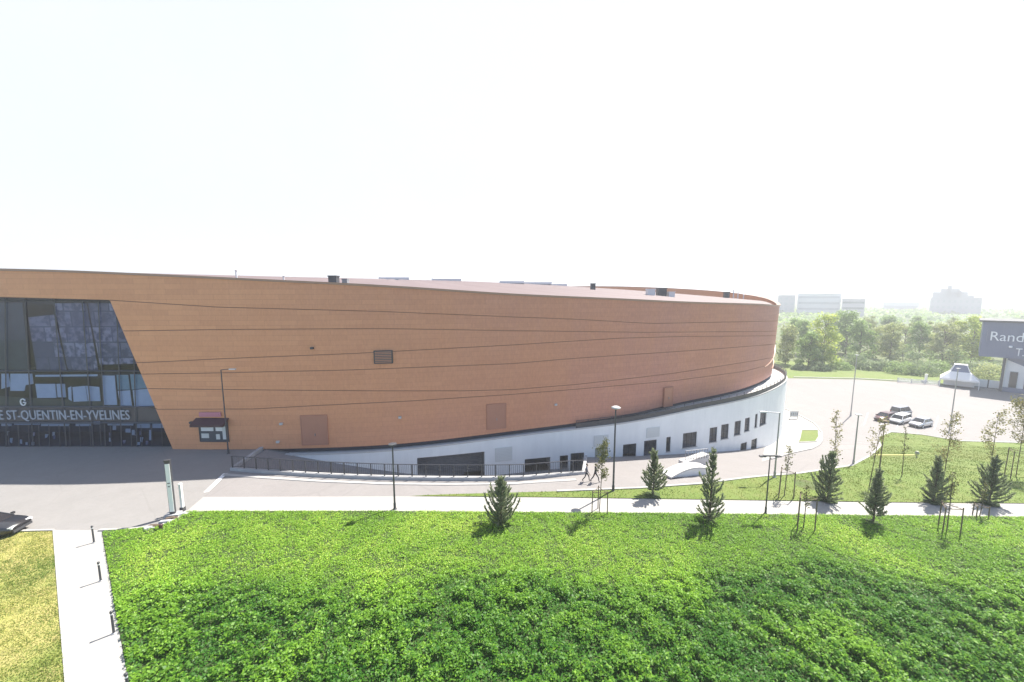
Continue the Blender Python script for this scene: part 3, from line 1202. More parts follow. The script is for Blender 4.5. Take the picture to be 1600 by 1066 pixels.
# recess under the cladding, terrace slab, coping and terrace rail
gap, ter, cop = MB(), MB(), MB()
gv, tv, cpv = [], [], []
for k in range(len(BW)):
    i = int(BW[k, 3])
    n = NRM[i]
    x, y, zb, zt = OUT[i]
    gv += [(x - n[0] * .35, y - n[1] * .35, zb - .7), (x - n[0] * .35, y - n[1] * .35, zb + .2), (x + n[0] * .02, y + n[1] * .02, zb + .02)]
    tv += [(BW[k, 0], BW[k, 1], zb - .5), (x - n[0] * .4, y - n[1] * .4, zb - .5)]
    for off, z in ((.06, zb - .62), (.06, zb - .46), (-.25, zb - .46), (-.25, zb - .62)):
        cpv.append((BW[k, 0] + n[0] * off, BW[k, 1] + n[1] * off, z))
nb = len(BW)
for k in range(nb - 1):
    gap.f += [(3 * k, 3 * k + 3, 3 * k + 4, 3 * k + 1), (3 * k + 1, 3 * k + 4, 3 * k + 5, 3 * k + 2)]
    ter.f += [(2 * k, 2 * k + 2, 2 * k + 3, 2 * k + 1)]
    for q in range(4):
        cop.f.append((4 * k + q, 4 * k + 4 + q, 4 * k + 4 + (q + 1) % 4, 4 * k + (q + 1) % 4))
gap.v, ter.v, cop.v = gv, tv, cpv
for b_ in (gap, ter, cop):
    b_.m = [0] * len(b_.f)
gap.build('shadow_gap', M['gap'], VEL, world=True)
ter.build('terrace', M['coping'], VEL, world=True)
cop.build('coping', M['coping'], VEL, world=True)
k0 = int(np.argmin(np.abs(bw_px[:nvis] - 905)))
rb, pb = MB(), MB()
rp = [(BW[k, 0] - NRM[int(BW[k, 3])][0] * .1, BW[k, 1] - NRM[int(BW[k, 3])][1] * .1, BW[k, 2]) for k in range(k0, len(BW))]
rb.path([(p[0], p[1], p[2] + .95) for p in rp], .035, 5)
for hh in (.2, .4, .6, .78):
    rb.path([(p[0], p[1], p[2] + hh) for p in rp], .02, 4)
qb = MB()
qb.ribbon(rp, .04, .0, .62)
RAIL = rb.build('terrace_rail', M['dark_metal'], VEL, world=True)
ra = np.concatenate([[0], np.cumsum([hypot(rp[k + 1][0] - rp[k][0], rp[k + 1][1] - rp[k][1]) for k in range(len(rp) - 1)])])
for u in np.arange(0, ra[-1], 1.5):
    q = [np.interp(u, ra, [p[k] for p in rp]) for k in range(3)]
    if q[1] > 84:
        break
    po = MB().tube((q[0], q[1], q[2]), (q[0], q[1], q[2] + .95), .035, .035, 6).build('rail_post', M['dark_metal'], RAIL)
    po.location = (-VEL.location[0], -VEL.location[1], 0)
qo = qb.build('rail_panel', M['dark_metal'], RAIL)
qo.location = (-VEL.location[0], -VEL.location[1], 0)
# protruding seam ledges added to catch the sun round the right-hand end
for v0, v1, ka, kb in ((.19, .55, NFRONT - 8, NFRONT + 6), (.11, .30, NFRONT - 4, NFRONT + 6)):
    b = MB()
    pts = []
    for i in range(ka, kb):
        s = (i - ka) / (kb - 1 - ka)
        v = v0 + (v1 - v0) * s ** 1.5
        H = OUT[i, 3] - OUT[i, 2]
        o = .35 * v + .10
        pts.append((OUT[i, 0] + NRM[i, 0] * o, OUT[i, 1] + NRM[i, 1] * o, OUT[i, 2] + v * H))
    b.ribbon(pts, .14, -.05, .05)
    b.build('guard_strip', M['trim'], VEL, world=True)


# doors, window, ticket window and small lamps on the cladding
def clad_frame(px, py):
    i = int(np.argmin(np.abs(PBX[:NFRONT, 0] - px)))
    p = OUT[i]
    z = atY(px, py, p[1])[2]
    q = atY(px, py, p[1])
    return np.array([q[0], p[1], z]), atan2(nx[i, 1], nx[i, 0]), NRM[i]


def on_clad(name, x0, x1, y0, y1, mat, dep=.06, parent=None, framed=True, fmat=None, raise_=0.0):
    c0, a, n = clad_frame((x0 + x1) / 2, (y0 + y1) / 2)
    i = int(np.argmin(np.abs(PBX[:NFRONT, 0] - (x0 + x1) / 2)))
    w = (x1 - x0) / F * c0[1] / max(.5, cos(a))
    z1 = atY((x0 + x1) / 2, y0, c0[1])[2]
    z0 = atY((x0 + x1) / 2, y1, c0[1])[2]
    lean = 0.35 * float(sstep(800, 1206, x0)) * .4
    cc = (c0[0] + n[0] * (lean + raise_) - VEL.location[0], c0[1] + n[1] * (lean + raise_) - VEL.location[1], (z0 + z1) / 2)
    b = MB().box(cc, (w, dep * 2, z1 - z0), a)
    o = b.build(name, mat, parent or CLAD)
    if framed:
        f = MB()
        u = np.array([cos(a), sin(a)])
        for s in (-1, 1):
            f.box((cc[0] + u[0] * s * (w / 2 + .04), cc[1] + u[1] * s * (w / 2 + .04), cc[2]), (.09, dep * 2 + .08, z1 - z0 + .16), a)
        for z in (z0 - .04, z1 + .04):
            f.box((cc[0], cc[1], z), (w, dep * 2 + .076, .09), a)
        f.build('frame', fmat or M['door'], o)
    return o, cc, a, w, z0, z1


for q in ((472, 511, 650, 694), (761, 790, 632, 669), (1036, 1051, 606, 634)):
    o, cc, a, w, z0, z1 = on_clad('service_door', *q, M['door'], .05)
    b = MB()
    u = np.array([cos(a), sin(a)])
    b.box((cc[0] + u[0] * .06, cc[1] + u[1] * .06 - .07, z0 + 1.05), (.05, .1, .25), a)
    b.build('handle', M['grey_metal'], o)
o, cc, a, w, z0, z1 = on_clad('wall_window', 586, 612, 549, 567, M['film_dark'], .04, fmat=M['dark_metal'])
b = MB()
for k in range(7):
    b.box((cc[0], cc[1] - .06, z0 + (z1 - z0) * (k + .5) / 7), (w * .96, .05, (z1 - z0) / 7 * .5), a)
b.build('louvre', M['door'], o)
on_clad('wall_flap', 1108, 1114, 552, 583, M['door'], .04)
for x, y in ((435, 703), (625, 652), (868, 632), (440, 662), (300, 660), (488, 544)):
    c, a, n = clad_frame(x, min(y, 690))
    b = MB().box((c[0] - VEL.location[0] + n[0] * .1, c[1] - VEL.location[1] + n[1] * .1, c[2]), (.3, .22, .22), a)
    b.box((c[0] - VEL.location[0] + n[0] * .22, c[1] - VEL.location[1] + n[1] * .22, c[2] - .05), (.22, .06, .1), a)
    b.build('wall_lamp', M['coping' if x not in (300, 488) else 'dark_metal'], CLAD)
tw, cc, a, w, z0, z1 = on_clad('ticket_window', 312, 357, 655, 689, M['film_dark'], .08, fmat=M['dark_metal'])
for sx0, sx1, sy0, sy1, mt in ((315, 335, 665, 673, 'blind'), (338, 349, 665, 673, 'blind'), (316, 328, 677, 684, 'vent'), (339, 345, 678, 686, 'vent'), (349, 354, 666, 686, 'vent')):
    on_clad('display_pane', sx0, sx1, sy0, sy1, M[mt], .03, parent=tw, framed=False, raise_=.1)
b = MB()
hw = w / 2 + .25
b.add([(cc[0] - hw, cc[1] - .08, z1 + .15), (cc[0] + hw, cc[1] - .08, z1 + .15), (cc[0] + hw, cc[1] - .95, z1 - .32), (cc[0] - hw, cc[1] - .95, z1 - .32),
       (cc[0] - hw, cc[1] - .08, z1 + .05), (cc[0] + hw, cc[1] - .08, z1 + .05), (cc[0] + hw, cc[1] - .95, z1 - .55), (cc[0] - hw, cc[1] - .95, z1 - .55)],
      [(0, 1, 2, 3), (7, 6, 5, 4), (3, 2, 6, 7), (0, 3, 7, 4), (1, 5, 6, 2), (0, 4, 5, 1)])
b.build('awning', M['kiosk'], tw)
b = MB().box((cc[0] - .1, cc[1] - .2, z1 + .55), (2.2, .1, .45)).box((cc[0] - .1, cc[1] - .27, z1 + .55), (1.9, .04, .12))
b.build('sign_board', M['pink'], tw)

# ------------------------------------------------------------------ ground, roads, paths, lawns
rail_px = [(363, 735), (420, 739), (487, 743.5), (560, 747), (620, 749), (700, 750), (758, 750), (818, 749), (862, 745), (912, 741)]
RP = [pick(*q) for q in rail_px]
TREN = [p[:2] for p in RP] + [np.array([9.5, 50.0]), np.array([-26.5, 44.0])]


def ground_sheet():
    ax = np.concatenate([np.arange(-1500, -120, 120), np.arange(-120, -30, 10), np.arange(-30, 21, 1.5), np.arange(22, 140, 8), np.arange(150, 1600, 120)])
    ay = np.concatenate([np.arange(-60, 28, 8), np.arange(28, 61, 1.5), np.arange(62, 150, 8), np.arange(160, 1700, 120)])
    X, Y = np.meshgrid(ax, ay)
    Z = G(X, Y) - .12
    v = np.stack([X, Y, Z], -1).reshape(-1, 3)
    w = len(ax)
    f = [(j * w + i, j * w + i + 1, (j + 1) * w + i + 1, (j + 1) * w + i) for j in range(len(ay) - 1) for i in range(w - 1)]
    me = bpy.data.meshes.new('ground')
    me.from_pydata(v.tolist(), [], f)
    bm = bmesh.new()
    bm.from_mesh(me)
    n = len(TREN)
    for k in range(n):
        a, b = TREN[k], TREN[(k + 1) % n]
        d = b - a
        near = [fc for fc in bm.faces if -45 < fc.calc_center_median().x < 30 and 20 < fc.calc_center_median().y < 62]
        geom = list({e for fc in near for e in fc.edges}) + list({vv for fc in near for vv in fc.verts}) + near
        bmesh.ops.bisect_plane(bm, geom=geom, plane_co=(a[0], a[1], 0), plane_no=(d[1], -d[0], 0))
    kill = []
    for fc in bm.faces:
        c = fc.calc_center_median()
        if in_poly(np.array([c.x]), np.array([c.y]), TREN)[0]:
            kill.append(fc)
    bmesh.ops.delete(bm, geom=kill, context='FACES')
    bm.to_mesh(me)
    bm.free()
    me.materials.append(M['soil'])
    o = bpy.data.objects.new('ground', me)
    COL.objects.link(o)
    struct(o)


ground_sheet()
PK = lambda pts: [pick(*q)[:2] for q in pts]
W2 = lambda *a: [np.array(p, float) for p in a]
left_front = PK([(-150, 834), (0, 832), (84, 830)])
mid_front = PK([(155, 830), (205, 828), (250, 823), (275, 812), (292, 800)])
grass_edge = PK([(640, 775.5), (720, 773), (870, 769), (1000, 764), (1100, 757), (1250, 741), (1330, 729), (1362, 712), (1376, 697), (1372, 684), (1392, 676), (1440, 680), (1500, 690), (1600, 693), (1750, 700)])
path_back = PK([(345, 777), (480, 777)])
far_edge = W2((185, 84), (150, 92)) + [onz(x, y, -7)[:2] for x, y in ((1590, 614), (1500, 603), (1430, 597), (1340, 592), (1240, 590))]
road_poly = path_back + grass_edge + W2((185, 62)) + far_edge + W2((60, 112), (30, 90), (12, 52), (9.5, 50)) + [p[:2] for p in RP[::-1]]
split = PK([(330, 737), (318, 790)])
road = patch('road', road_poly + PK([(318, 778)]), .0, M['asphalt'])
struct(road)
plaza_poly = W2((-95, 24)) + left_front + mid_front + PK([(318, 800), (318, 778)]) + [RP[0][:2]] + W2((-26.5, 44), (-95, 46))
struct(patch('plaza', plaza_poly, .006, M['plaza']))
fp_front = PK([(292, 799), (600, 799), (1000, 802), (1400, 806), (1700, 809)])
fp_back = PK([(1700, 788), (1400, 785.5), (1100, 781), (860, 777.5), (640, 776), (480, 776.5), (318, 777)])
struct(patch('footpath', fp_front + fp_back, .02, M['concrete']))
walk_poly = PK([(84, 829), (158.5, 829), (179, 950), (201, 1066), (216, 1180), (112, 1180), (104, 1066), (94, 950)])
struct(patch('walkway', walk_poly, .03, M['concrete']))
struct(patch('lawn_soil', PK([(-150, 833)]) + PK([(0, 831.5), (84, 830), (94, 950), (104, 1066), (112, 1180)]) + W2((-40, 13)), .05, M['lawn_left'])).name = 'lawn'
cover_poly = PK([(160, 832), (205, 829), (250, 824.5), (277, 813), (293, 801)]) + PK([(600, 800.5), (1000, 803.5), (1400, 807.5), (1700, 811)]) + W2((48, 12), (-11.5, 12)) + PK([(217, 1180), (202, 1066), (180, 950)])
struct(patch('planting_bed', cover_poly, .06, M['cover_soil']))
lr_poly = grass_edge + W2((140, 60), (80, 28)) + fp_back[:5]
lr_poly = PK([(640, 775.8)]) + grass_edge[1:] + PK([(1760, 789), (1700, 788.3), (1400, 785.8), (1100, 781.3), (860, 777.8)])
struct(patch('lawn', lr_poly, .07, M['lawn_right']))


def kerb(name, pts, w=.16, z0=-.1, z1=.12, mat='kerb'):
    # resample to follow the terrain
    Q = []
    for a, b in zip(pts[:-1], pts[1:]):
        n = max(1, int(np.linalg.norm(b - a) / 1.5))
        for k in range(n):
            q = a + (b - a) * k / n
            Q.append((q[0], q[1], float(G(q[0], q[1]))))
    Q.append((pts[-1][0], pts[-1][1], float(G(*pts[-1]))))
    struct(MB().ribbon(Q, w, z0, z1).build(name, M[mat]))


kerb('kerb', mid_front, .18)
kerb('kerb', left_front, .16)
kerb('kerb', PK([(84.5, 830), (94.5, 950), (104.5, 1066), (112.5, 1180)]), .12, -.1, .09)
kerb('kerb', grass_edge[2:], .22, -.1, .14)
kerb('kerb', far_edge[2:], .5, -.1, .2)
# pale line across the road mouth and along the plaza edge
kerb('road_marking', PK([(352, 740), (322, 769)]), .35, -.02, .012, 'white_paint')
pl = PK([(350, 742), (420, 747), (500, 752), (600, 756), (700, 757), (800, 756), (900, 750)])
kerb('kerb', pl, .35, -.1, .05)
# traffic island
isl = [pick(x, y)[:2] for x, y in ((1228, 640), (1250, 650), (1272, 662), (1284, 676), (1284, 690), (1268, 702), (1240, 708), (1205, 718), (1190, 722), (1195, 700), (1205, 660))]
struct(patch('pavement', isl, .03, M['concrete']))
isg = [pick(x, y)[:2] for x, y in ((1252, 673), (1278, 673), (1280, 683), (1275, 691), (1248, 692))]
struct(patch('lawn', isg, .10, M['lawn_right']))
kerb('kerb', isg + isg[:1], .2, 0, .16)
kerb('kerb', isl[:8], .2, 0, .14)
# far grass verge behind the car park
vg = [onz(x, y, -7)[:2] for x, y in ((1225, 591), (1340, 593), (1430, 598), (1500, 604))] + W2((150, 103), (150, 125), (60, 140), (55, 112))
struct(patch('verge', vg, .05, M['lawn_right'], flat=True))
# parking bay lines
b = MB()
for px in (1352, 1378, 1404, 1432, 1462, 1494):
    a, c = pick(px - 2, 664 + (px - 1352) * .06), pick(px + 4, 645 + (px - 1352) * .05)
    b.ribbon([(a[0], a[1], a[2]), (c[0], c[1], c[2])], .12, .004, .01)
struct(b.build('bay_line', M['white_paint']))

# trench (ramp to the garages) with retaining wall and railing
b = MB()
tf = []
for q in RP:
    z = max(TRZ, -.0 + (q[0] - RP[0][0]) * (TRZ / 20.0))
    tf.append((q[0], q[1], z))
back = [(p[0], 50.0 if p[0] > -6 else 45.5, z) for p, z in [(t, t[2]) for t in tf]]
n = len(tf)
b.add(tf + back, [(k, k + 1, n + k + 1, n + k) for k in range(n - 1)])
struct(b.build('ramp', M['asphalt']))
b = MB()
top = [(-26.3, 39.6, 0.0)] + [(q[0], q[1], float(G(q[0], q[1]))) for q in RP] + [(10.0, 49.5, float(G(10., 49.5)))]
b.ribbon(top, .34, -6.0, .28)
tag(b.build('retaining_wall', M['retain']), 'low concrete retaining wall along the garage ramp under the railing', 'wall')
rl = thing('railing', RP[5], 'dark metal railing on a low kerb in front of the garage ramp', 'railing')
ra = np.concatenate([[0], np.cumsum([hypot(*(RP[k + 1] - RP[k])[:2]) for k in range(len(RP) - 1)])])


def rail_at(u):
    q = [np.interp(u, ra, [p[k] for p in RP]) for k in range(2)]
    return np.array([q[0], q[1], float(G(*q)) + .27])


us = np.linspace(0, ra[-1], 60)
b = MB()
b.path([tuple(rail_at(u) + [0, 0, 1.1]) for u in us], .035, 6)
b.build('top_rail', M['dark_metal'], rl, world=True)
b = MB()
b.path([tuple(rail_at(u) + [0, 0, .12]) for u in us], .03, 5)
b.build('bottom_rail', M['dark_metal'], rl, world=True)
b = MB()
for u in np.arange(0.2, ra[-1], .17):
    q = rail_at(u)
    b.tube(q + [0, 0, .12], q + [0, 0, 1.08], .014, .014, 4, cap=False)
b.build('baluster', M['dark_metal'], rl, world=True)['kind'] = 'stuff'
for u in np.arange(0.05, ra[-1], 1.22):
    q = rail_at(u)
    MB().box(q + [0, 0, .55], (.09, .07, 1.12)).build('post', M['dark_metal'], rl, world=True)

# ------------------------------------------------------------------ living ground: planting, grass blades
def scatter(poly, n, rng):
    P = np.array([p[:2] for p in poly])
    lo, hi = P.min(0), P.max(0)
    out = []
    got = 0
    while got < n:
        q = rng.uniform(lo, hi, size=(n * 2, 2))
        # keep to what the camera's side can see: a wedge a little wider than the picture
        keep = in_poly(q[:, 0], q[:, 1], P) & (np.abs(q[:, 0]) < q[:, 1] * 1.45 + 4)
        q = q[keep]
        out.append(q)
        got += len(q)
    return np.concatenate(out)[:n]


def cover_height(x, y):
    tall = sstep(21.6, 18.2, y + 1.6 * (hash_noise(x, y, 3, 6.0) - .5) * 2 - .035 * x)
    amp = .07 + .52 * tall
    n1 = hash_noise(x, y, 1, .55)
    n2 = hash_noise(x, y, 2, .24)
    n3 = hash_noise(x, y, 5, 3.2)
    d = (x + 27.87 - (24.42 - y) * 1.168) * .65      # metres from the walkway edge
    amp = amp * (.2 + .8 * sstep(.1, 1.8, d))
    return .05 + amp * (.50 * n1 + .35 * n2 + .3 * n3), tall, n1 * .6 + n2 * .4, n3


def build_cover():
    rng = np.random.default_rng(5)
    VV, TT = [], []
    for kind, n in (('carpet', 170000), ('clump', 330000)):
        q = scatter(cover_poly, n, rng)
        h, tall, nn, n3 = cover_height(q[:, 0], q[:, 1])
        if kind == 'clump':
            keep = rng.uniform(0, 1, len(q)) < np.clip((nn - .36 - .10 * tall) * 5 + .3, .02, 1)
            q, h, tall, nn, n3 = q[keep], h[keep], tall[keep], nn[keep], n3[keep]
            z = .08 + h * rng.uniform(.35, 1.0, len(q)) ** .6
        else:
            z = .09 + rng.uniform(0, .10, len(q))
        C = np.column_stack([q, z])
        size = rng.uniform(.05, .11, len(q)) * (1 + .9 * tall * rng.uniform(0, 1.2, len(q)))
        VV.append(leaves(C, size, rng, up=.8, aspect=.6))
        dry = hash_noise(q[:, 0], q[:, 1], 9, 4.5)
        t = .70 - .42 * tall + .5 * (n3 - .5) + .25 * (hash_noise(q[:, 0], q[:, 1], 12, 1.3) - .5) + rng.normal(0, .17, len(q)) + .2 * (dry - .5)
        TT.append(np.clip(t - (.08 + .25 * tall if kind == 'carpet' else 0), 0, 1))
    o = soup('ground_cover', np.concatenate(VV), 4, M['cover'], tint=np.concatenate(TT))
    struct(o, 'stuff', 'bright green leafy ground cover filling the foreground bed', 'ground cover')


build_cover()


def build_blades(poly, n, mat, seed, hmax, label, name, off):
    rng = np.random.default_rng(seed)
    q = scatter(poly, n, rng)
    tuft = hash_noise(q[:, 0], q[:, 1], seed, .5) * .6 + hash_noise(q[:, 0], q[:, 1], seed + 1, 2.5) * .4
    keep = rng.uniform(0, 1, n) < .3 + tuft
    q, tuft = q[keep], tuft[keep]
    n = len(q)
    g = G(q[:, 0], q[:, 1]) + off
    a = rng.uniform(0, 2 * pi, n)
    h = hmax * (.3 + .7 * tuft) * rng.uniform(.5, 1.2, n)
    w = .018 + .012 * rng.uniform(0, 1, n)
    lean = rng.normal(0, .5, (n, 2)) * h[:, None]
    dx, dyv = np.cos(a) * w, np.sin(a) * w
    A = np.column_stack([q[:, 0] - dx, q[:, 1] - dyv, g])
    B = np.column_stack([q[:, 0] + dx, q[:, 1] + dyv, g])
    T = np.column_stack([q[:, 0] + lean[:, 0], q[:, 1] + lean[:, 1], g + h])
    tint = np.clip(.5 + 1.1 * (hash_noise(q[:, 0], q[:, 1], seed + 5, 3.0) - .5) + rng.normal(0, .2, n), 0, 1)
    o = soup(name, np.stack([A, B, T], 1), 3, mat, tint=tint)
    struct(o, 'stuff', label, 'grass')


build_blades(PK([(-150, 834), (0, 832.5), (83, 831), (93, 950), (103, 1066), (111, 1180)]) + W2((-40, 13)), 50000, M['blade'], 21, .09, 'dry yellowish mown grass left of the white walkway', 'grass', .05)
build_blades(lr_poly, 60000, M['blade_r'], 31, .12, 'mown yellow green grass on the slope right of the road', 'grass', .07)

# ------------------------------------------------------------------ trees
def conifer_mesh(seed, h, r, bare=0.03, dense=1.0, wide_low=0.0):
    rng = np.random.default_rng(seed)
    trunk = MB()
    trunk.path([(0, 0, -.2), (.02, 0, h * .4), (0, .02, h * .75), (0, 0, h * .97)], [.045 * h / 3, .035 * h / 3, .02 * h / 3, .008], 7)
    Cs, Ds, Ls = [], [], []
    nw = int(19 * dense)
    for w in range(nw):
        f = bare + (0.97 - bare) * (w + rng.uniform(-.3, .3)) / nw
        z = f * h * .93
        prof = (1 - f) ** .6 * (0.80 + .35 * sin(pi * min(1, f * 1.6)))
        L0 = r * 1.12 * max(.22, prof + wide_low * max(0, .3 - f) * 2)
        nbr = rng.integers(5, 8)
        a0 = rng.uniform(0, 2 * pi)
        for b in range(nbr):
            a = a0 + 2 * pi * b / nbr + rng.normal(0, .25)
            side = 1 + .28 * sin(a * 2 + seed) + .22 * sin(a + seed * 1.7 + 5 * f)
            L = L0 * side * rng.uniform(.4, 1.15)
            el = R(rng.uniform(-14, 16) + 50 * f)
            p = np.array([0, 0, z])
            d = np.array([cos(a) * cos(el), sin(a) * cos(el), sin(el)])
            nseg = max(3, int(L / .15))
            end = None
            for k in range(nseg):
                d = d + np.array([0, 0, .15])
                d /= np.linalg.norm(d)
                q = p + d * L / nseg
                if k > 0 or nseg < 4:
                    m = 22
                    base = p[None] + (q - p)[None] * rng.uniform(0, 1, (m, 1))
                    nd = d[None] * 1.0 + rng.normal(0, .45, (m, 3)) + np.array([0, 0, .25])
                    nd /= np.linalg.norm(nd, axis=1, keepdims=True)
                    Cs.append(base)
                    Ds.append(nd)
                    Ls.append(rng.uniform(.10, .19, m))
                if k % 2 == 0:
                    trunk.tube(p, q + d * L / nseg * .9, .012, .008, 4, cap=False)
                p = q
    C, D, L = np.concatenate(Cs), np.concatenate(Ds), np.concatenate(Ls)[:, None]
    s = np.cross(D, rng.normal(size=D.shape))
    s /= np.linalg.norm(s, axis=1, keepdims=True)
    V = np.stack([C - s * .022, C + s * .022, C + D * L + s * .014, C + D * L - s * .014], 1)
    tint = np.clip(.35 + .35 * (hash_noise(C[:, 0] * 3 + C[:, 2], C[:, 1] * 3, seed, .4) - .3) + rng.normal(0, .2, len(C)), 0, 1)
    return trunk, V, tint


def conifer(base, h, r, seed, label, **kw):
    t = thing('conifer', base, label, 'conifer', 'young conifers along the footpath')
    tr, V, tint = conifer_mesh(seed, h, r, **kw)
    tr.build('trunk', M['bark'], t)
    soup('crown', V, 4, M['needle'], t, tint)
    # mulch disc at its foot
    rng = np.random.default_rng(seed)
    return t


CON = [(783, 820, 738, .36, 'bushy spreading young pine in the bed right of the left dark lamp post', dict(wide_low=.35)),
       (1020, 775, 698, .24, 'slim young pine on the slope below the white wall, right of the domed lamp', dict(bare=.12)),
       (1108, 815, 693, .215, 'tallest young pine at the edge of the bed, before the row of dark windows', {}),
       (1293, 783, 699, .31, 'young pine behind the footpath, with a tall feathery sapling rising above it', dict(wide_low=.2)),
       (1364, 818, 727, .26, 'young pine in the bed with a bare lower stem, before the yellow bar', dict(bare=.16, wide_low=.1)),
       (1458, 786, 708, .26, 'dark slim young pine on the lawn below the parked cars', dict(wide_low=.1)),
       (1545, 788, 710, .30, 'broad dark young pine nearest the right edge, on the lawn behind the footpath', dict(wide_low=.1))]
for k, (px, yb, yt, r, lab, kw) in enumerate(CON):
    p = pick(px, yb)
    h = height_at(p, px, yt)
    conifer(p, h, r * h, 40 + k, lab, **kw)
    # dark mulch ring
    m = MB()
    rg = random.Random(k)
    ring = [(p[0] + (.55 + .15 * rg.random()) * cos(a), p[1] + (.5 + .12 * rg.random()) * sin(a)) for a in np.linspace(0, 2 * pi, 17)[:-1]]
    m.add([(x, y, float(G(x, y)) + .11) for x, y in ring] + [(p[0], p[1], p[2] + .2)], [(i, (i + 1) % 16, 16) for i in range(16)])
    struct(m.build('mulch', M['cover_soil']), 'stuff', 'patch of dark mulch at the foot of a young pine', 'mulch')


def sapling(base, h, r, seed, label, leafmat_, n=260, crown0=.45, lsize=.11, spread=1.0):
    t = thing('sapling', base, label, 'young tree', 'staked young trees')
    rng = np.random.default_rng(seed)
    tr = MB()
    lean = rng.normal(0, .03 * h, 2)
    top = np.array([lean[0], lean[1], h])
    tr.path([(0, 0, -.2), tuple(top * .5 + [.02, 0, 0]), tuple(top)], [.035, .025, .008], 6)
    C = []
    nb = 12
    for k in range(nb):
        f = crown0 + (1 - crown0) * (k + .3) / nb
        a = rng.uniform(0, 2 * pi)
        L = r * (1.15 - .8 * abs(f - (crown0 + .3 * (1 - crown0))) / (1 - crown0)) * rng.uniform(.6, 1.2)
        p = top * f
        d = np.array([cos(a) * .75, sin(a) * .75, .75 + .3 * rng.uniform()])
        q = p + d * L
        tr.tube(p, q, .014, .005, 4, cap=False)
        m = int(n / nb)
        C.append(p + (q - p) * rng.uniform(.25, 1.1, (m, 1)) + rng.normal(0, .12 * spread, (m, 3)))
    tr.build('trunk', M['bark'], t)
    C = np.concatenate(C)
    V = leaves(C, rng.uniform(.7, 1.2, len(C)) * lsize, rng, up=.2)
    soup('crown', V, 4, leafmat_, t, np.clip(rng.normal(.5, .3, len(C)), 0, 1))
    return t


SAP = [(936, 802, 690, .55, 'staked sapling with olive crown in front of the olive door', 'sap_leaf2', 420, .45, 1.0),
       (1255, 828, 760, .25, 'thin bare sapling between three stakes in the bed left of the bare-stemmed pine', 'sap_leaf2', 60, .5, .7),
       (1225, 776, 700, .3, 'thin sapling between stakes on the lawn beside the thin black lamp post', 'sap_leaf2', 90, .5, .7),
       (1479, 832, 738, .3, 'thin sapling between stakes in the bed, in front of the dark slim pine', 'sap_leaf2', 90, .55, .7),
       (1300, 766, 643, .45, 'tall pale feathery sapling rising behind the pine by the traffic island', 'sap_leaf', 220, .35, .9),
       (1358, 760, 652, .55, 'pale leaved sapling left of the yellow bar', 'sap_leaf', 240, .4, 1.0),
       (1409, 746, 668, .3, 'very thin bare sapling behind the yellow bar', 'sap_leaf2', 60, .4, .7),
       (1471, 768, 648, .75, 'sapling with yellow and dark leaves beside the silver car', 'sap_leaf', 420, .35, 1.2),
       (1541, 772, 643, .75, 'pale yellow sapling rising behind the broad dark pine', 'sap_leaf', 380, .35, 1.2),
       (1587, 746, 632, 1.15, 'bushy pale green young tree on stakes at the right edge', 'sap_leaf', 900, .45, 1.6),
       (1530, 808, 755, .2, 'very short bare sapling at the bed edge in front of the broad dark pine', 'sap_leaf2', 40, .5, .6)]
for k, (px, yb, yt, r, lab, mt, n, c0, sp) in enumerate(SAP):
    p = pick(px, yb)
    h = height_at(p, px, yt)
    sapling(p, h, r, 80 + k, lab, M[mt], int(n * 1.8), c0, .15, sp)


def stakes(px, yb, yt, half, label):
    p = pick(px, yb)
    h = height_at(p, px, yt)
    t = thing('tree_stake_frame', p, label, 'tree stakes', 'stake frames round young trees')
    top = []
    for a in (R(200), R(330), R(85)):
        q = np.array([half * cos(a), half * sin(a), 0])
        z = float(G(p[0] + q[0], p[1] + q[1])) - p[2]
        MB().tube((q[0], q[1], z - .2), (q[0] * .95, q[1] * .95, h), .04, .035, 6).build('stake', M['stake'], t)
        top.append((q[0] * .95, q[1] * .95, h - .12))
    b = MB()
    for i in range(3):
        b.tube(top[i], top[(i + 1) % 3], .025, .025, 5)
    b.build('crossbar', M['stake'], t)


for q in ((936, 802, 765, .62, 'three wooden stakes round the olive sapling by the footpath'),
          (1255, 829, 775, .62, 'three dark stakes in the bed left of the bare-stemmed pine'),
          (1225, 777, 735, .62, 'three stakes on the lawn beside the thin black lamp post'),
          (1480, 832, 790, .62, 'three stakes in the bed in front of the dark slim pine'),
          (1530, 809, 789, .45, 'short stakes at the bed edge in front of the broad dark pine'),
          (1585, 747, 704, .75, 'dark stakes holding the bushy young tree at the right edge')):
    stakes(*q)


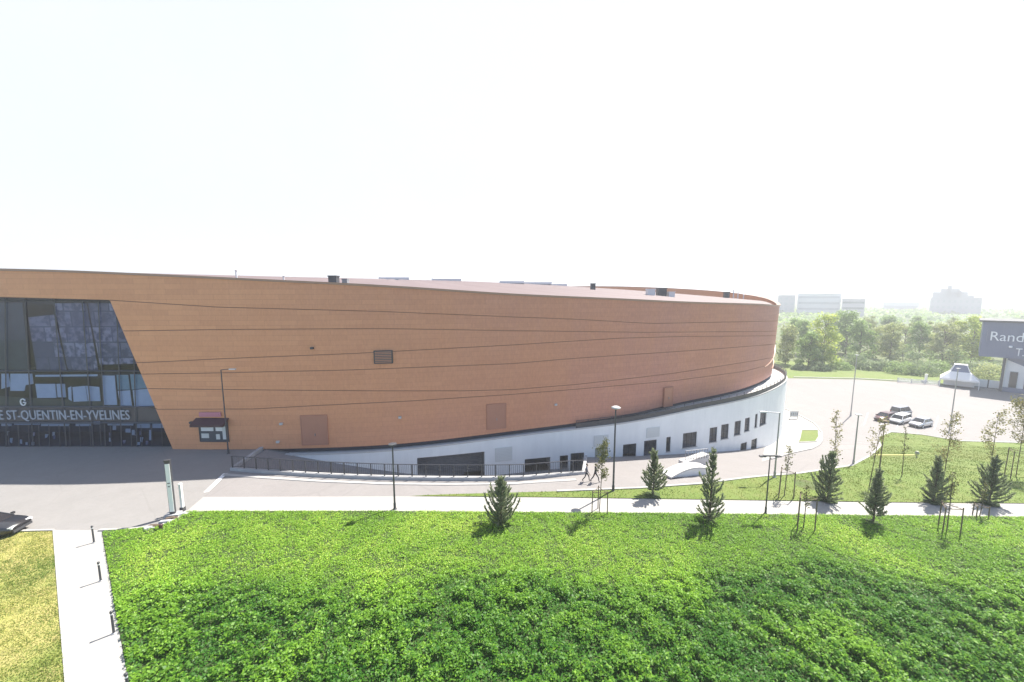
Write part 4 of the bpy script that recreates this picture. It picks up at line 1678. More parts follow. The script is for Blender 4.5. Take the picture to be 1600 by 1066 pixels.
def tree_proto(seed, h, r, clumps, mt, lsize=.55, nleaf=1500, slim=1.0):
    nleaf = int(nleaf * 2.2)
    clumps = int(clumps * 1.5)
    rng = np.random.default_rng(seed)
    t = thing('tree', (0, 0, 0), 'tree', 'tree', 'trees behind the car park')
    tr = MB()
    tr.path([(0, 0, -.5), (.1, 0, h * .25), (0, .1, h * .55), (0, 0, h * .9)], [.028 * h / 2.2, .02 * h / 2, .012 * h / 2, .03], 7)
    C, S, N0 = [], [], []
    for k in range(clumps):
        f = rng.uniform(.07, .97)
        a = rng.uniform(0, 2 * pi)
        wr = r * (sin(pi * min(1, (f * .80 + .17))) ** .6) * slim
        d = wr * rng.uniform(.25, .85)
        c = np.array([cos(a) * d, sin(a) * d, f * h])
        cr = r * rng.uniform(.22, .42)
        p0 = np.array([0, 0, max(.15, f - .18) * h])
        tr.tube(p0, c, .09, .03, 5, cap=False)
        m = int(nleaf / clumps)
        u = rng.normal(size=(m, 3))
        u /= np.linalg.norm(u, axis=1, keepdims=True)
        rad = cr * rng.uniform(.45, 1.08, (m, 1))
        C.append(c + u * rad * np.array([1, 1, .85]))
        S.append(np.full(m, rng.normal(0, .16)))
        N0.append(u * 1.2)
    C, S = np.concatenate(C), np.concatenate(S)
    tr.build('trunk', M['bark'], t)
    V = leaves(C, rng.uniform(.6, 1.3, len(C)) * lsize, rng, up=.25, aspect=.7, N0=np.concatenate(N0))
    soup('crown', V, 4, mt, t, np.clip(.45 + S + rng.normal(0, .2, len(C)), 0, 1))
    return t


PROT = [tree_proto(1, 14, 4.6, 24, M['tree_a']), tree_proto(2, 16, 5.0, 26, M['tree_b'], .6, 1700), tree_proto(3, 12, 4.0, 20, M['tree_c'], .5, 1300),
        tree_proto(4, 15, 3.6, 22, M['tree_b'], .5, 1500, .8), tree_proto(5, 13, 5.2, 26, M['tree_a'], .6, 1600), tree_proto(6, 15, 4.2, 22, M['tree_c'], .5, 1500)]
PH = [14, 16, 12, 15, 13, 15]
# (px, top y, depth, prototype, label)
TREES = [(1226, 508, 128, 2, 'brownish green tree half hidden by the right end of the velodrome'),
         (1250, 500, 150, 0, 'mid green tree just right of the velodrome end, behind the brownish one'),
         (1284, 490, 124, 1, 'bright lime tree, largest crown right of the velodrome'),
         (1262, 520, 122, 4, 'low dark green tree in front of the lime tree, on its left'),
         (1318, 488, 150, 4, 'broad mid green tree behind the lime tree on its right'),
         (1340, 500, 132, 0, 'mid green tree below the dark banded far building'),
         (1362, 502, 140, 5, 'brownish tree right of the dark banded far building'),
         (1388, 506, 128, 2, 'low brownish tree in the middle of the tree row'),
         (1408, 500, 150, 5, 'taller brownish tree left of the stepped grey tower'),
         (1432, 503, 134, 0, 'mid green tree left of the stepped grey tower'),
         (1452, 498, 148, 5, 'brownish tree below the left corner of the stepped grey tower'),
         (1470, 506, 126, 2, 'low brown tree below the stepped grey tower'),
         (1492, 500, 130, 3, 'slim yellow green tree below the stepped grey tower'),
         (1514, 494, 128, 1, 'yellow green tree left of the slate blue building'),
         (1532, 500, 140, 4, 'dark green tree touching the slate blue building'),
         (1552, 498, 160, 0, 'green tree showing above the slate blue building roof, leftmost there'),
         (1236, 498, 175, 4, 'dark tree at the back beside the velodrome roof end'),
         (1300, 486, 190, 0, 'back row tree below the widest far pale building'),
         (1350, 490, 190, 5, 'back row tree between the two far pale buildings'),
         (1380, 494, 185, 4, 'back row dark tree in the gap between far buildings'),
         (1425, 494, 190, 0, 'back row green tree just left of the stepped tower'),
         (1480, 492, 185, 5, 'back row brown tree at the foot of the stepped tower'),
         (1580, 500, 175, 3, 'slim tree rising behind the slate blue building roof'),
         (1604, 496, 170, 1, 'lime tree behind the slate blue building at the picture edge')]
used = set()
for k, (px, yt, Y, pi_, lab) in enumerate(TREES):
    b0 = atY(px, 580, Y)
    base = np.array([b0[0], Y, -7.0])
    h = atY(px, yt, Y)[2] + 7.0
    sc = h / PH[pi_]
    if pi_ not in used:
        used.add(pi_)
        o = PROT[pi_]
        o.location = base
        o.scale = (sc, sc, sc)
        o.rotation_euler = (0, 0, k * 1.3)
        o['label'] = lab
    else:
        copy_thing(PROT[pi_], base, lab, k * 1.3, sc)


def bush(base, w, d, h, seed, label, mt='bush', n=1100, ls=.42):
    rng = np.random.default_rng(seed)
    t = thing('bush', base, label, 'bush', 'bushes edging the car park')
    u = rng.normal(size=(n, 3))
    u /= np.linalg.norm(u, axis=1, keepdims=True)
    u[:, 2] = np.abs(u[:, 2])
    bump = .8 + .35 * hash_noise(u[:, 0] * 3 + 5, u[:, 1] * 3 + u[:, 2] * 2, seed, .7)
    C = u * bump[:, None] * np.array([w / 2, d / 2, h]) * rng.uniform(.7, 1.05, (n, 1))
    V = leaves(C, rng.uniform(.6, 1.3, n) * ls, rng, up=.3, aspect=.7, N0=u)
    soup('foliage', V, 4, M[mt], t, np.clip(.45 + (bump - 1) * 1.2 + rng.normal(0, .2, n), 0, 1))
    s = MB()
    for k in range(5):
        a = k * 1.26
        s.tube((0, 0, -.3), (cos(a) * w * .25, sin(a) * d * .25, h * .7), .06, .02, 5)
    s.build('stem', M['bark'], t)


BUSH = [(1248, 584, 118, 5, 2.6, 'low olive bush beside the velodrome end', 'bush'), (1278, 583, 117, 7, 3.4, 'dark bush under the lime tree', 'bush'),
        (1312, 581, 119, 8, 3.2, 'dark bush right of the lime tree trunk', 'tree_a'), (1336, 578, 122, 8, 6.4, 'tall grey green bush right of the lime tree', 'bush'),
        (1358, 582, 118, 8, 4.2, 'dark rounded bush in the middle of the verge', 'bush'), (1384, 582, 117, 8, 4.8, 'grey green bush above the left end of the white fence', 'bush'),
        (1410, 586, 112, 9, 5.0, 'wide green bush left of the white marquee', 'tree_a'), (1440, 588, 110, 9, 5.6, 'wide pale green bush just behind the marquee', 'bush'),
        (1412, 573, 124, 12, 9.0, 'large rounded bush behind the wide green one', 'bush'), (1462, 586, 114, 8, 5.4, 'green bush left of the marquee peak', 'tree_a'),
        (1520, 590, 112, 10, 5.6, 'olive bush right of the marquee', 'bush'), (1546, 594, 106, 9, 5.4, 'olive bush below the slate blue building corner', 'tree_c'),
        (1484, 580, 122, 11, 8.0, 'large mid green bush behind the marquee peak', 'tree_a'), (1565, 590, 112, 10, 5.6, 'bush behind the slate blue building foot', 'bush')]
for k, (px, yb, Y, w, h, lab, mt) in enumerate(BUSH):
    b0 = atY(px, yb, Y)
    bush((b0[0], Y, -7.05), w, w * .7, h * .78, 200 + k, lab, mt)

# far wooded ground: hills
def hills():
    ax = np.linspace(-900, 1300, 120)
    prof = [(300, -7, 0), (330, -6, 1), (480, -5, 1), (700, 3, 1), (1000, 13, 1), (1300, 18, 1)]
    v, f = [], []
    rng = np.random.default_rng(3)
    for j, (Y, z, w) in enumerate(prof):
        for x in ax:
            n = hash_noise(x, Y, 4, 60) * 6 + hash_noise(x, Y, 5, 17) * 2.5 - 4
            v.append((x, Y + hash_noise(x, Y, 8, 40) * 20, z + w * n))
    w = len(ax)
    for j in range(len(prof) - 1):
        for i in range(w - 1):
            f.append((j * w + i, j * w + i + 1, (j + 1) * w + i + 1, (j + 1) * w + i))
    struct(MB().add(v, f).build('hills', M['far_wood'], smooth=True))
    # canopy of the far wood: leaf clumps over the near slope
    n = 9000
    x = rng.uniform(120, 620, n)
    y = rng.uniform(215, 520, n)
    k = np.abs(x / y - .95) < .55
    x, y = x[k], y[k]
    zb = np.interp(y, [215, 300, 330, 480, 520], [-9, -7, -5, -4, -4])
    z = zb + 5 * hash_noise(x, y, 6, 14) + 3 * hash_noise(x, y, 7, 5) - 3.5
    C = np.column_stack([x, y, z])
    V = leaves(C, rng.uniform(2.0, 4.2, len(C)), rng, up=.4, aspect=.8)
    struct(soup('far_wood', V, 4, M['tree_a'], tint=np.clip(rng.normal(.45, .25, len(C)), 0, 1)), 'stuff', 'hazy far woodland beyond the tree row', 'woodland')


hills()

# ------------------------------------------------------------------ far buildings
def far_block(name, Y, x0, x1, ytop, ybot, depth, mat, label, bands=3, cols=0, band_mat='far_dark', cat='building', extra=()):
    a, c = atY(x0, ytop, Y), atY(x1, ytop, Y)
    z1 = a[2]
    z0 = min(atY(x0, ybot, Y)[2], -7)
    w = c[0] - a[0]
    t = thing(name, ((a[0] + c[0]) / 2, Y, z0), label, cat, 'far buildings on the horizon', -atan2((a[0] + c[0]) / 2, Y))
    w *= cos(atan2((a[0] + c[0]) / 2, Y))
    H = z1 - z0
    MB().box((0, depth / 2, H / 2), (w, depth, H)).build('wall', M[mat], t)
    r = MB().box((0, depth / 2, H + .25), (w + .8, depth + .8, .5))
    for q in extra:
        r.box((w * q[0], depth / 2, H + q[2] / 2 + .4), (w * q[1], depth * .6, q[2]))
    r.build('roof', M[mat], t)
    vis = z1 - atY(x0, ybot, Y)[2]
    for k in range(bands):
        z = H - vis * (k + .55) / bands
        if cols:
            for j in range(cols):
                MB().box((-w / 2 + w * (j + .5) / cols, -.04, z), (w / cols * .45, .2, vis / bands * .42)).build('window', M[band_mat], t)
        else:
            MB().box((0, -.04, z), (w * .94, .2, vis / bands * .35)).build('window_band', M[band_mat], t)
    return t


far_block('office_block', 430, 1246, 1314, 459.5, 487, 40, 'far_wall', 'wide pale office block far behind the lime tree', 3)
far_block('office_block', 440, 1216, 1243, 462, 487, 30, 'far_wall2', 'narrow pale block between the velodrome and the wide office block', 3, 3)
far_block('office_block', 400, 1316, 1352, 468, 486, 30, 'far_wall2', 'low far building with dark window bands', 2, 0, 'far_band')
far_block('office_block', 560, 1380, 1436, 473, 486, 30, 'far_wall', 'very pale low far building in the gap left of the stepped tower', 1)
ft = far_block('tower_block', 420, 1453, 1534, 466, 494, 40, 'far_wall2', 'stepped lilac grey tower block on the horizon at right', 3, 9)
Hb = atY(1453, 466, 420)[2] + 7
for x0, x1, yt in ((1457, 1512, 457), (1470, 1500, 452), (1481, 1488, 447), (1496, 1503, 455), (1512, 1522, 462)):
    a, c = atY(x0, yt, 430), atY(x1, yt, 430)
    kx = cos(ft.rotation_euler[2])
    MB().box((((a[0] + c[0]) / 2 * 420 / 430 - ft.location[0]) * kx, 12.5, (Hb + a[2] + 7) / 2), ((c[0] - a[0]) * kx, 24, a[2] + 7 - Hb + .8)).build('upper_storey', M['far_wall2'], ft)

# slate blue building at the right edge
SB_A = R(-50)
sc0 = atY(1537, 503, 93.0)
SB_U = np.array([cos(SB_A), sin(SB_A), 0])
SB_N = np.array([sin(SB_A), -cos(SB_A), 0])      # outward, towards the car park


def spt(px, py, out=0.0):
    """point of the facade seen at px,py in the building's own axes"""
    d = ray(px, py)
    o = np.array([sc0[0], sc0[1], 0]) + SB_N * out
    k = ((o - CAM) @ SB_N) / (d @ SB_N)
    p = CAM + d * k
    return float((p - o) @ SB_U), float(p[2] + 7.0)


zt, zm = sc0[2] + 7, spt(1537, 557)[1]
sb = thing('shop_building', (sc0[0], sc0[1], -7.0), 'slate blue two storey building with white lettering cut by the right edge', 'building', rz=SB_A)
Wd = 30.0
MB().box((Wd / 2, 7, (zt + zm) / 2), (Wd, 14, zt - zm)).build('upper_wall', M['slate'], sb)
MB().box((Wd / 2 - .1, 7, zt + .2), (Wd + 1.0, 15, .4)).build('roof', M['dark_metal'], sb)
lx = spt(1571, 580)[0]
MB().box(((lx + Wd) / 2, 8, zm / 2), (Wd - lx, 12, zm)).build('lower_wall', M['white_wall'], sb)
zz = zm
MB().add([(lx + .2, 1.93, zz - .02), (Wd, 1.93, zz - .02), (Wd, 1.93, zz * .3), (lx + 4.5, 1.93, zz * .66), (lx + .2, 1.93, zz * .93)], [(0, 1, 2, 3, 4)]).build('sloped_fascia', M['slate2'], sb)
MB().box((lx + (Wd - lx) / 2, 1.85, .55), (Wd - lx, .3, 1.1)).build('plinth', M['slate2'], sb)
MB().box((lx - .3, 1.5, zz / 2), (.45, .45, zz)).build('pillar', M['frame'], sb)
for x in (lx + 1.4, lx + 3.6, lx + 5.8):
    w_ = MB().box((x, 1.9, zz * .36), (1.15, .16, zz * .48)).build('window', M['frame'], sb)
    MB().box((x, 1.8, zz * .36), (.95, .06, zz * .42)).build('pane', M['carglass'], w_)
b = MB()
for k in range(1, 28):
    b.box((k * Wd / 28, -.03, (zm + zt) / 2), (.05, .1, (zt - zm) * .96))
b.build('panel_rib', M['slate2'], sb)
x0, z0 = spt(1541, 534)
x1, z1 = spt(1544, 514)
MB().box(((x0 + x1) / 2, -.05, (z0 + z1) / 2), (x1 - x0, .18, z1 - z0)).build('corner_panel', M['vent'], sb)
for body, x0, x1, y0, y1 in (('Rando', 1547, 1618, 518, 532), ('T.S', 1586, 1610, 544, 556)):
    a, c = spt(x0, y1, .1), spt(x1, y0, .1)
    c = (c[0], spt(x0, y0, .1)[1])
    vs, fs = fit_text(body, c[0] - a[0], c[1] - a[1], .1)
    MB().add([(v[0] + a[0], v[1] - .12, v[2] + a[1]) for v in vs], fs).build('sign_lettering', M['letters'], sb)
q = spt(1579, 542)
MB().lathe((q[0], -.25, q[1] - .2), [(.25, 0), (.32, .2), (.25, .45)], 10).build('wall_lamp', M['letters'], sb)

# white fence, marquee, gate objects along the far edge of the car park
fpts = [onz(x, y, -7) for x, y in ((1402, 597), (1430, 599.5), (1466, 602))]
fpts2 = [onz(x, y, -7) for x, y in ((1517, 604.5), (1545, 607.5), (1572, 610.5))]


def white_fence(pts, h, label, solid):
    t = thing('fence', pts[0], label, 'fence')
    b = MB()
    tot = sum(np.linalg.norm(pts[k + 1] - pts[k]) for k in range(len(pts) - 1))
    if solid:
        b.ribbon(pts, .06, .25, h)
    else:
        for k in range(5):
            b.ribbon(pts, .05, .15 + k * h / 5, .15 + k * h / 5 + h / 9)
    b.build('panel', M['white_paint'], t, world=True)
    ds = np.concatenate([[0], np.cumsum([np.linalg.norm(pts[k + 1] - pts[k]) for k in range(len(pts) - 1)])])
    for u in np.arange(0, ds[-1] + .1, 2.6):
        q = [np.interp(u, ds, [p[k] for p in pts]) for k in range(3)]
        MB().box((q[0], q[1] - .08, q[2] + h / 2 + .05), (.14, .14, h + .2)).build('post', M['dark_metal' if solid else 'pale_metal'], t, world=True)
    if solid:
        MB().ribbon(pts, .14, 0, .26).build('plinth', M['frame'], t, world=True)


white_fence(fpts, 1.1, 'low white slatted fence left of the marquee', False)
white_fence(fpts2, 2.2, 'solid white fence between the marquee and the slate blue building', True)
mq = onz(1497, 604, -7)
t = thing('marquee', mq, 'white marquee with a dark glazed peak beyond the car park', 'marquee')
w, dd = 6.4, 5.4
t.rotation_euler = (0, 0, R(-48))
b = MB()
for sx in (-1, 1):
    for sy in (-1, 1):
        MB().tube((sx * w / 2, sy * dd / 2, 0), (sx * w / 2, sy * dd / 2, 2.2), .08, .08, 8).build('leg', M['white_paint'], t)
zr = 2.2
b.add([(-w / 2, -dd / 2, zr), (w / 2, -dd / 2, zr), (w / 2, dd / 2, zr), (-w / 2, dd / 2, zr), (-1.6, -1.4, 3.9), (1.6, -1.4, 3.9), (1.6, 1.4, 3.9), (-1.6, 1.4, 3.9)],
      [(0, 1, 5, 4), (1, 2, 6, 5), (2, 3, 7, 6), (3, 0, 4, 7)])
b.add([(-w / 2, -dd / 2, zr - .45), (w / 2, -dd / 2, zr - .45), (w / 2, dd / 2, zr - .45), (-w / 2, dd / 2, zr - .45), (-w / 2, -dd / 2, zr), (w / 2, -dd / 2, zr), (w / 2, dd / 2, zr), (-w / 2, dd / 2, zr)],
      [(0, 1, 5, 4), (1, 2, 6, 5), (2, 3, 7, 6), (3, 0, 4, 7)])
b.build('canvas_roof', M['canvas'], t)
b = MB()
b.add([(-1.6, -1.4, 3.9), (1.6, -1.4, 3.9), (1.6, 1.4, 3.9), (-1.6, 1.4, 3.9), (-1.0, -.8, 5.6), (1.0, -.8, 5.6), (1.0, .8, 5.6), (-1.0, .8, 5.6)],
      [(0, 1, 5, 4), (1, 2, 6, 5), (2, 3, 7, 6), (3, 0, 4, 7), (4, 5, 6, 7)])
b.build('glazed_peak', M['slate2'], t)
b = MB()
for sx, sy in ((-1, -1), (1, -1), (1, 1), (-1, 1)):
    b.tube((sx * 1.62, sy * 1.42, 3.9), (sx * 1.02, sy * .82, 5.62), .09, .09, 6)
b.box((0, 0, 5.68), (2.3, 1.9, .12))
b.build('peak_frame', M['white_paint'], t)
MB().box((0, .5, .9), (w * .8, dd * .6, 1.2)).build('counter', M['pale_metal'], t)
# small white post and box left of the marquee
q = onz(1446, 598, -7)
t = thing('gate_post', q, 'white post with a dark foot box left of the marquee', 'post')
MB().box((0, 0, 1.1), (.4, .4, 2.2)).box((0, 0, 2.25), (.5, .5, .12)).build('pillar', M['white_paint'], t)
MB().box((-.6, -.2, .3), (1.2, .6, .6)).build('foot_box', M['dark_metal'], t)
# grey sign frame by the velodrome end
q = pick(1240, 655)
t = thing('information_board', q, 'grey framed information board standing at the velodrome corner', 'sign')
b = MB()
for s in (-1, 1):
    MB().tube((s * .7, 0, 0), (s * .7, 0, 1.5), .05, .05, 8).build('leg', M['grey_metal'], t)
MB().box((0, 0, 1.0), (1.5, .06, .9)).build('panel', M['vent'], t)
b = MB().box((0, -.05, 1.48), (1.6, .1, .1)).box((0, -.05, .54), (1.6, .1, .08))
for k in range(4):
    b.box((-.55 + k * .36, -.05, 1.0), (.18, .05, .5))
b.build('frame', M['grey_metal'], t)

# white arched canopy and little stair rail before the white wall
a, c = pick(1046, 748), pick(1106, 741)
mid = (a + c) / 2
t = thing('arched_canopy', mid + np.array([0, 0, -.25]), 'low white arched concrete canopy against the white wall', 'canopy')
L = hypot(*(c - a)[:2])
an = atan2(c[1] - a[1], c[0] - a[0])
t.rotation_euler = (0, 0, an)
n = 14
for part, zadd, thick, dep0, dep1, mt in (('arch_roof', .0, .14, -.2, 1.0, 'coping'),):
    v, f = [], []
    for k in range(n + 1):
        s = k / n
        x = -L / 2 + L * s
        z = .55 + .42 * sin(pi * s)
        for yy, zz in ((dep0, z), (dep1, z), (dep1, z + thick), (dep0, z + thick)):
            v.append((x, yy, zz))
    for k in range(n):
        for q in range(4):
            f.append((4 * k + q, 4 * k + 4 + q, 4 * k + 4 + (q + 1) % 4, 4 * k + (q + 1) % 4))
    f += [(0, 1, 2, 3), (4 * n + 3, 4 * n + 2, 4 * n + 1, 4 * n)]
    MB().add(v, f).build(part, M[mt], t)
b = MB()
v = [(-L / 2, .1, -.3)] + [(-L / 2 + L * k / n, .1, .55 + .42 * sin(pi * k / n)) for k in range(n + 1)] + [(L / 2, .1, -.3)]
b.add(v, [tuple(range(len(v)))])
b.build('front_panel', M['white_wall'], t)
a, c = pick(1070, 731), pick(1104, 726)
t = thing('stair_railing', a, 'short dark stair railing above the arched canopy', 'railing')
b = MB()
up = np.array([0, 0, 1.0])
z0 = 0.8
pa, pc = a + up * z0, c + up * z0
b.tube(pa + up * 1.0, pc + up * 1.0, .04)
b.tube(pa + up * .1, pc + up * .1, .03)
b.build('rail', M['grey_metal'], t, world=True)
dcx = (pc - pa)[:2]
MB().box(((pa + pc) / 2 + np.array([0, .5, -z0 / 2 - .15])), (hypot(*dcx) + .3, 0.8, z0 + .3), atan2(dcx[1], dcx[0])).build('landing', M['coping'], t, world=True)
for k in range(9):
    q = pa + (pc - pa) * k / 8
    MB().tube(q - up * .05, q + up * 1.0, .03, .03, 6).build('baluster', M['grey_metal'], t, world=True)

# ------------------------------------------------------------------ lamps, bollards, totem
def lamp_post(base, h, style, label, r=.06, mat='dark_metal', arm=0.0):
    t = thing('street_lamp', base, label, 'lamp post', 'lamp posts around the arena')
    b = MB().tube((0, 0, -.1), (0, 0, h), r, r * .65, 10).lathe((0, 0, 0), [(r * 2.2, 0), (r * 2.2, .04), (r * 1.3, .1), (r * 1.3, .5), (r, .55)], 10)
    b.build('pole', M[mat], t)
    if style == 'mushroom':
        MB().lathe((0, 0, h), [(.05, 0), (.1, .05), (.36, .12), (.38, .17), (.2, .26), (.04, .3)], 16).build('lamp_head', M['coping'], t, smooth=True)
    elif style == 'tee':
        MB().box((0, 0, h + .04), (1.0, .16, .08)).build('arm', M[mat], t)
        for s in (-1, 1):
            MB().box((s * .55, 0, h + .0), (.42, .22, .09)).build('lamp_head', M[mat], t)
    elif style == 'arm':
        MB().tube((0, 0, h - .02), (arm, 0, h + .08), .04, .03, 8).build('arm', M[mat], t)
        MB().box((arm + (.25 if arm > 0 else -.25), 0, h + .07), (.6, .22, .1)).build('lamp_head', M['pale_metal'], t)
    elif style == 'flat':
        MB().lathe((0, 0, h), [(.06, 0), (.06, .08), (.3, .1), (.3, .17), (.1, .2)], 14).build('lamp_head', M[mat], t)
    return t


LAMPS = [(357, 709, 578, 'arm', 'thin dark lamp post in front of the ticket window', .07, 'dark_metal', .9),
         (617, 796, 697, 'flat', 'dark lamp post at the bed edge in front of the railing', .075, 'dark_metal', 0),
         (958, 768, 640, 'mushroom', 'tall dark lamp post with a pale domed head before the white wall', .085, 'dark_metal', 0),
         (1196, 803, 713, 'tee', 'thin black lamp post with a crossbar head at the bed edge', .055, 'dark_metal', 0),
         (1210, 746, 645, 'arm', 'pale grey lamp post with an arm to the left at the velodrome corner', .075, 'grey_metal', -1.2),
         (1333, 727, 650, 'flat', 'grey lamp post where the road meets the lawn, left of the yellow bar', .08, 'grey_metal', 0),
         (1329, 650, 556, 'flat', 'tall grey lamp post standing in the open car park left of the cars', .10, 'grey_metal', 0),
         (1485, 664, 577, 'flat', 'tall grey lamp post in the car park right of the silver car', .10, 'grey_metal', 0),
         (1373, 742, 660, 'flat', 'dark post on the lawn crossing the left end of the yellow bar', .06, 'stake', 0)]
for px, yb, yt, st, lab, r, mt, arm in LAMPS:
    p = pick(px, yb)
    lamp_post(p, height_at(p, px, yt), st, lab, r, mt, arm)

bol = None
for px, yb, lab in ((147, 848, 'dark bollard on the white walkway, farthest from the camera'), (157.5, 908, 'dark bollard on the white walkway, second from the plaza'),
                    (178, 990, 'dark bollard on the white walkway, nearest one seen whole'), (202, 1093, 'dark bollard cut by the bottom edge of the picture')):
    p = pick(px, yb, .03)
    if bol is None:
        t = thing('bollard', p, lab, 'bollard', 'bollards along the white walkway')
        b = MB().lathe((0, 0, -.05), [(.055, 0), (.05, .1), (.045, 1.1), (.06, 1.12), (.06, 1.2), (.03, 1.23)], 12)
        b.build('post', M['dark_metal'], t)
        MB().lathe((0, 0, 0), [(.1, 0), (.1, .03), (.06, .05)], 12).build('base_plate', M['grey_metal'], t)
        MB().lathe((0, 0, .98), [(.049, 0), (.049, .07)], 12).build('band', M['pale_metal'], t)
        bol = t
    else:
        copy_thing(bol, p, lab)

p = pick(271, 807)
t = thing('totem_sign', p, 'tall narrow white totem sign with dark sides at the bed corner', 'sign')
h = height_at(p, 264, 721)
MB().box((0, 0, h / 2), (.34, .16, h), .25).build('body', M['dark_metal'], t)
MB().box((.03, -.09, h * .53), (.27, .06, h * .86), .25).build('face_panel', M['white_paint'], t)
MB().box((0, 0, h + .05), (.38, .2, .12), .25).build('cap', M['dark_metal'], t)
b = MB().box((.03, -.13, h * .56), (.12, .03, .06), .25).box((.03, -.13, h * .62), (.16, .03, .05), .25)
b.build('marking', M['dark_metal'], t)
MB().box((0, 0, .12), (.9, .6, .24), .25).build('plinth', M['retain'], t)
p = pick(286, 800)
t = thing('marker_post', p, 'short white post right beside the totem sign', 'post')
h = height_at(p, 281, 757)
MB().box((0, 0, h / 2), (.16, .16, h)).box((0, 0, h + .03), (.2, .2, .06)).build('post', M['white_paint'], t)
MB().box((0, 0, .18), (.26, .26, .4)).build('foot', M['dark_metal'], t)
p = pick(252, 829)
t = thing('stub_post', p, 'short dark post at the corner of the planted bed', 'post')
MB().lathe((0, 0, -.05), [(.1, 0), (.1, .35), (.12, .36), (.12, .48), (.05, .52)], 10).build('post', M['kiosk'], t)
MB().box((0, 0, .03), (.34, .34, .08)).build('base_plate', M['retain'], t)
# low stone edging rubble beside the totem
rr = random.Random(8)
for k, (x, y) in enumerate(((232, 828), (240, 825), (258, 818), (266, 813), (284, 806))):
    p = pick(x, y)
    b = MB()
    b.box((0, 0, .1), (.5 + .3 * rr.random(), .35, .26), rr.uniform(0, 1), taper=(.75, .7))
    b.box((.28, .1, .07), (.35, .3, .2), rr.uniform(0, 1), taper=(.7, .8))
    o = b.build('edging_stone', M['bark' if k % 2 else 'retain'], bevel=.03)
    o.location = p
    lab = ['leftmost stone of the edging by the bed corner', 'brown edging stone left of the short dark post', 'grey edging stone between the short dark post and the totem',
           'brown edging stone just left of the totem foot', 'grey edging stone at the foot of the white marker post'][k]
    tag(o, lab, 'stone', 'edging stones by the totem')
# yellow bar on the lawn
a, c = pick(1366, 716), pick(1432, 716)
t = thing('yellow_barrier', (a + c) / 2, 'yellow horizontal barrier bar on the lawn behind the pines', 'barrier')
b = MB().tube(a + [0, 0, .35], c + [0, 0, .35], .09, .09, 10)
b.build('bar', M['yellow'], t, world=True)
for q in (a, c):
    MB().box(q + [0, 0, .18], (.1, .1, .4)).build('post', M['olive'], t, world=True)
MB().lathe(c + [0, 0, .5], [(.18, 0), (.22, .15), (.14, .35)], 10).build('end_knob', M['olive'], t, world=True)

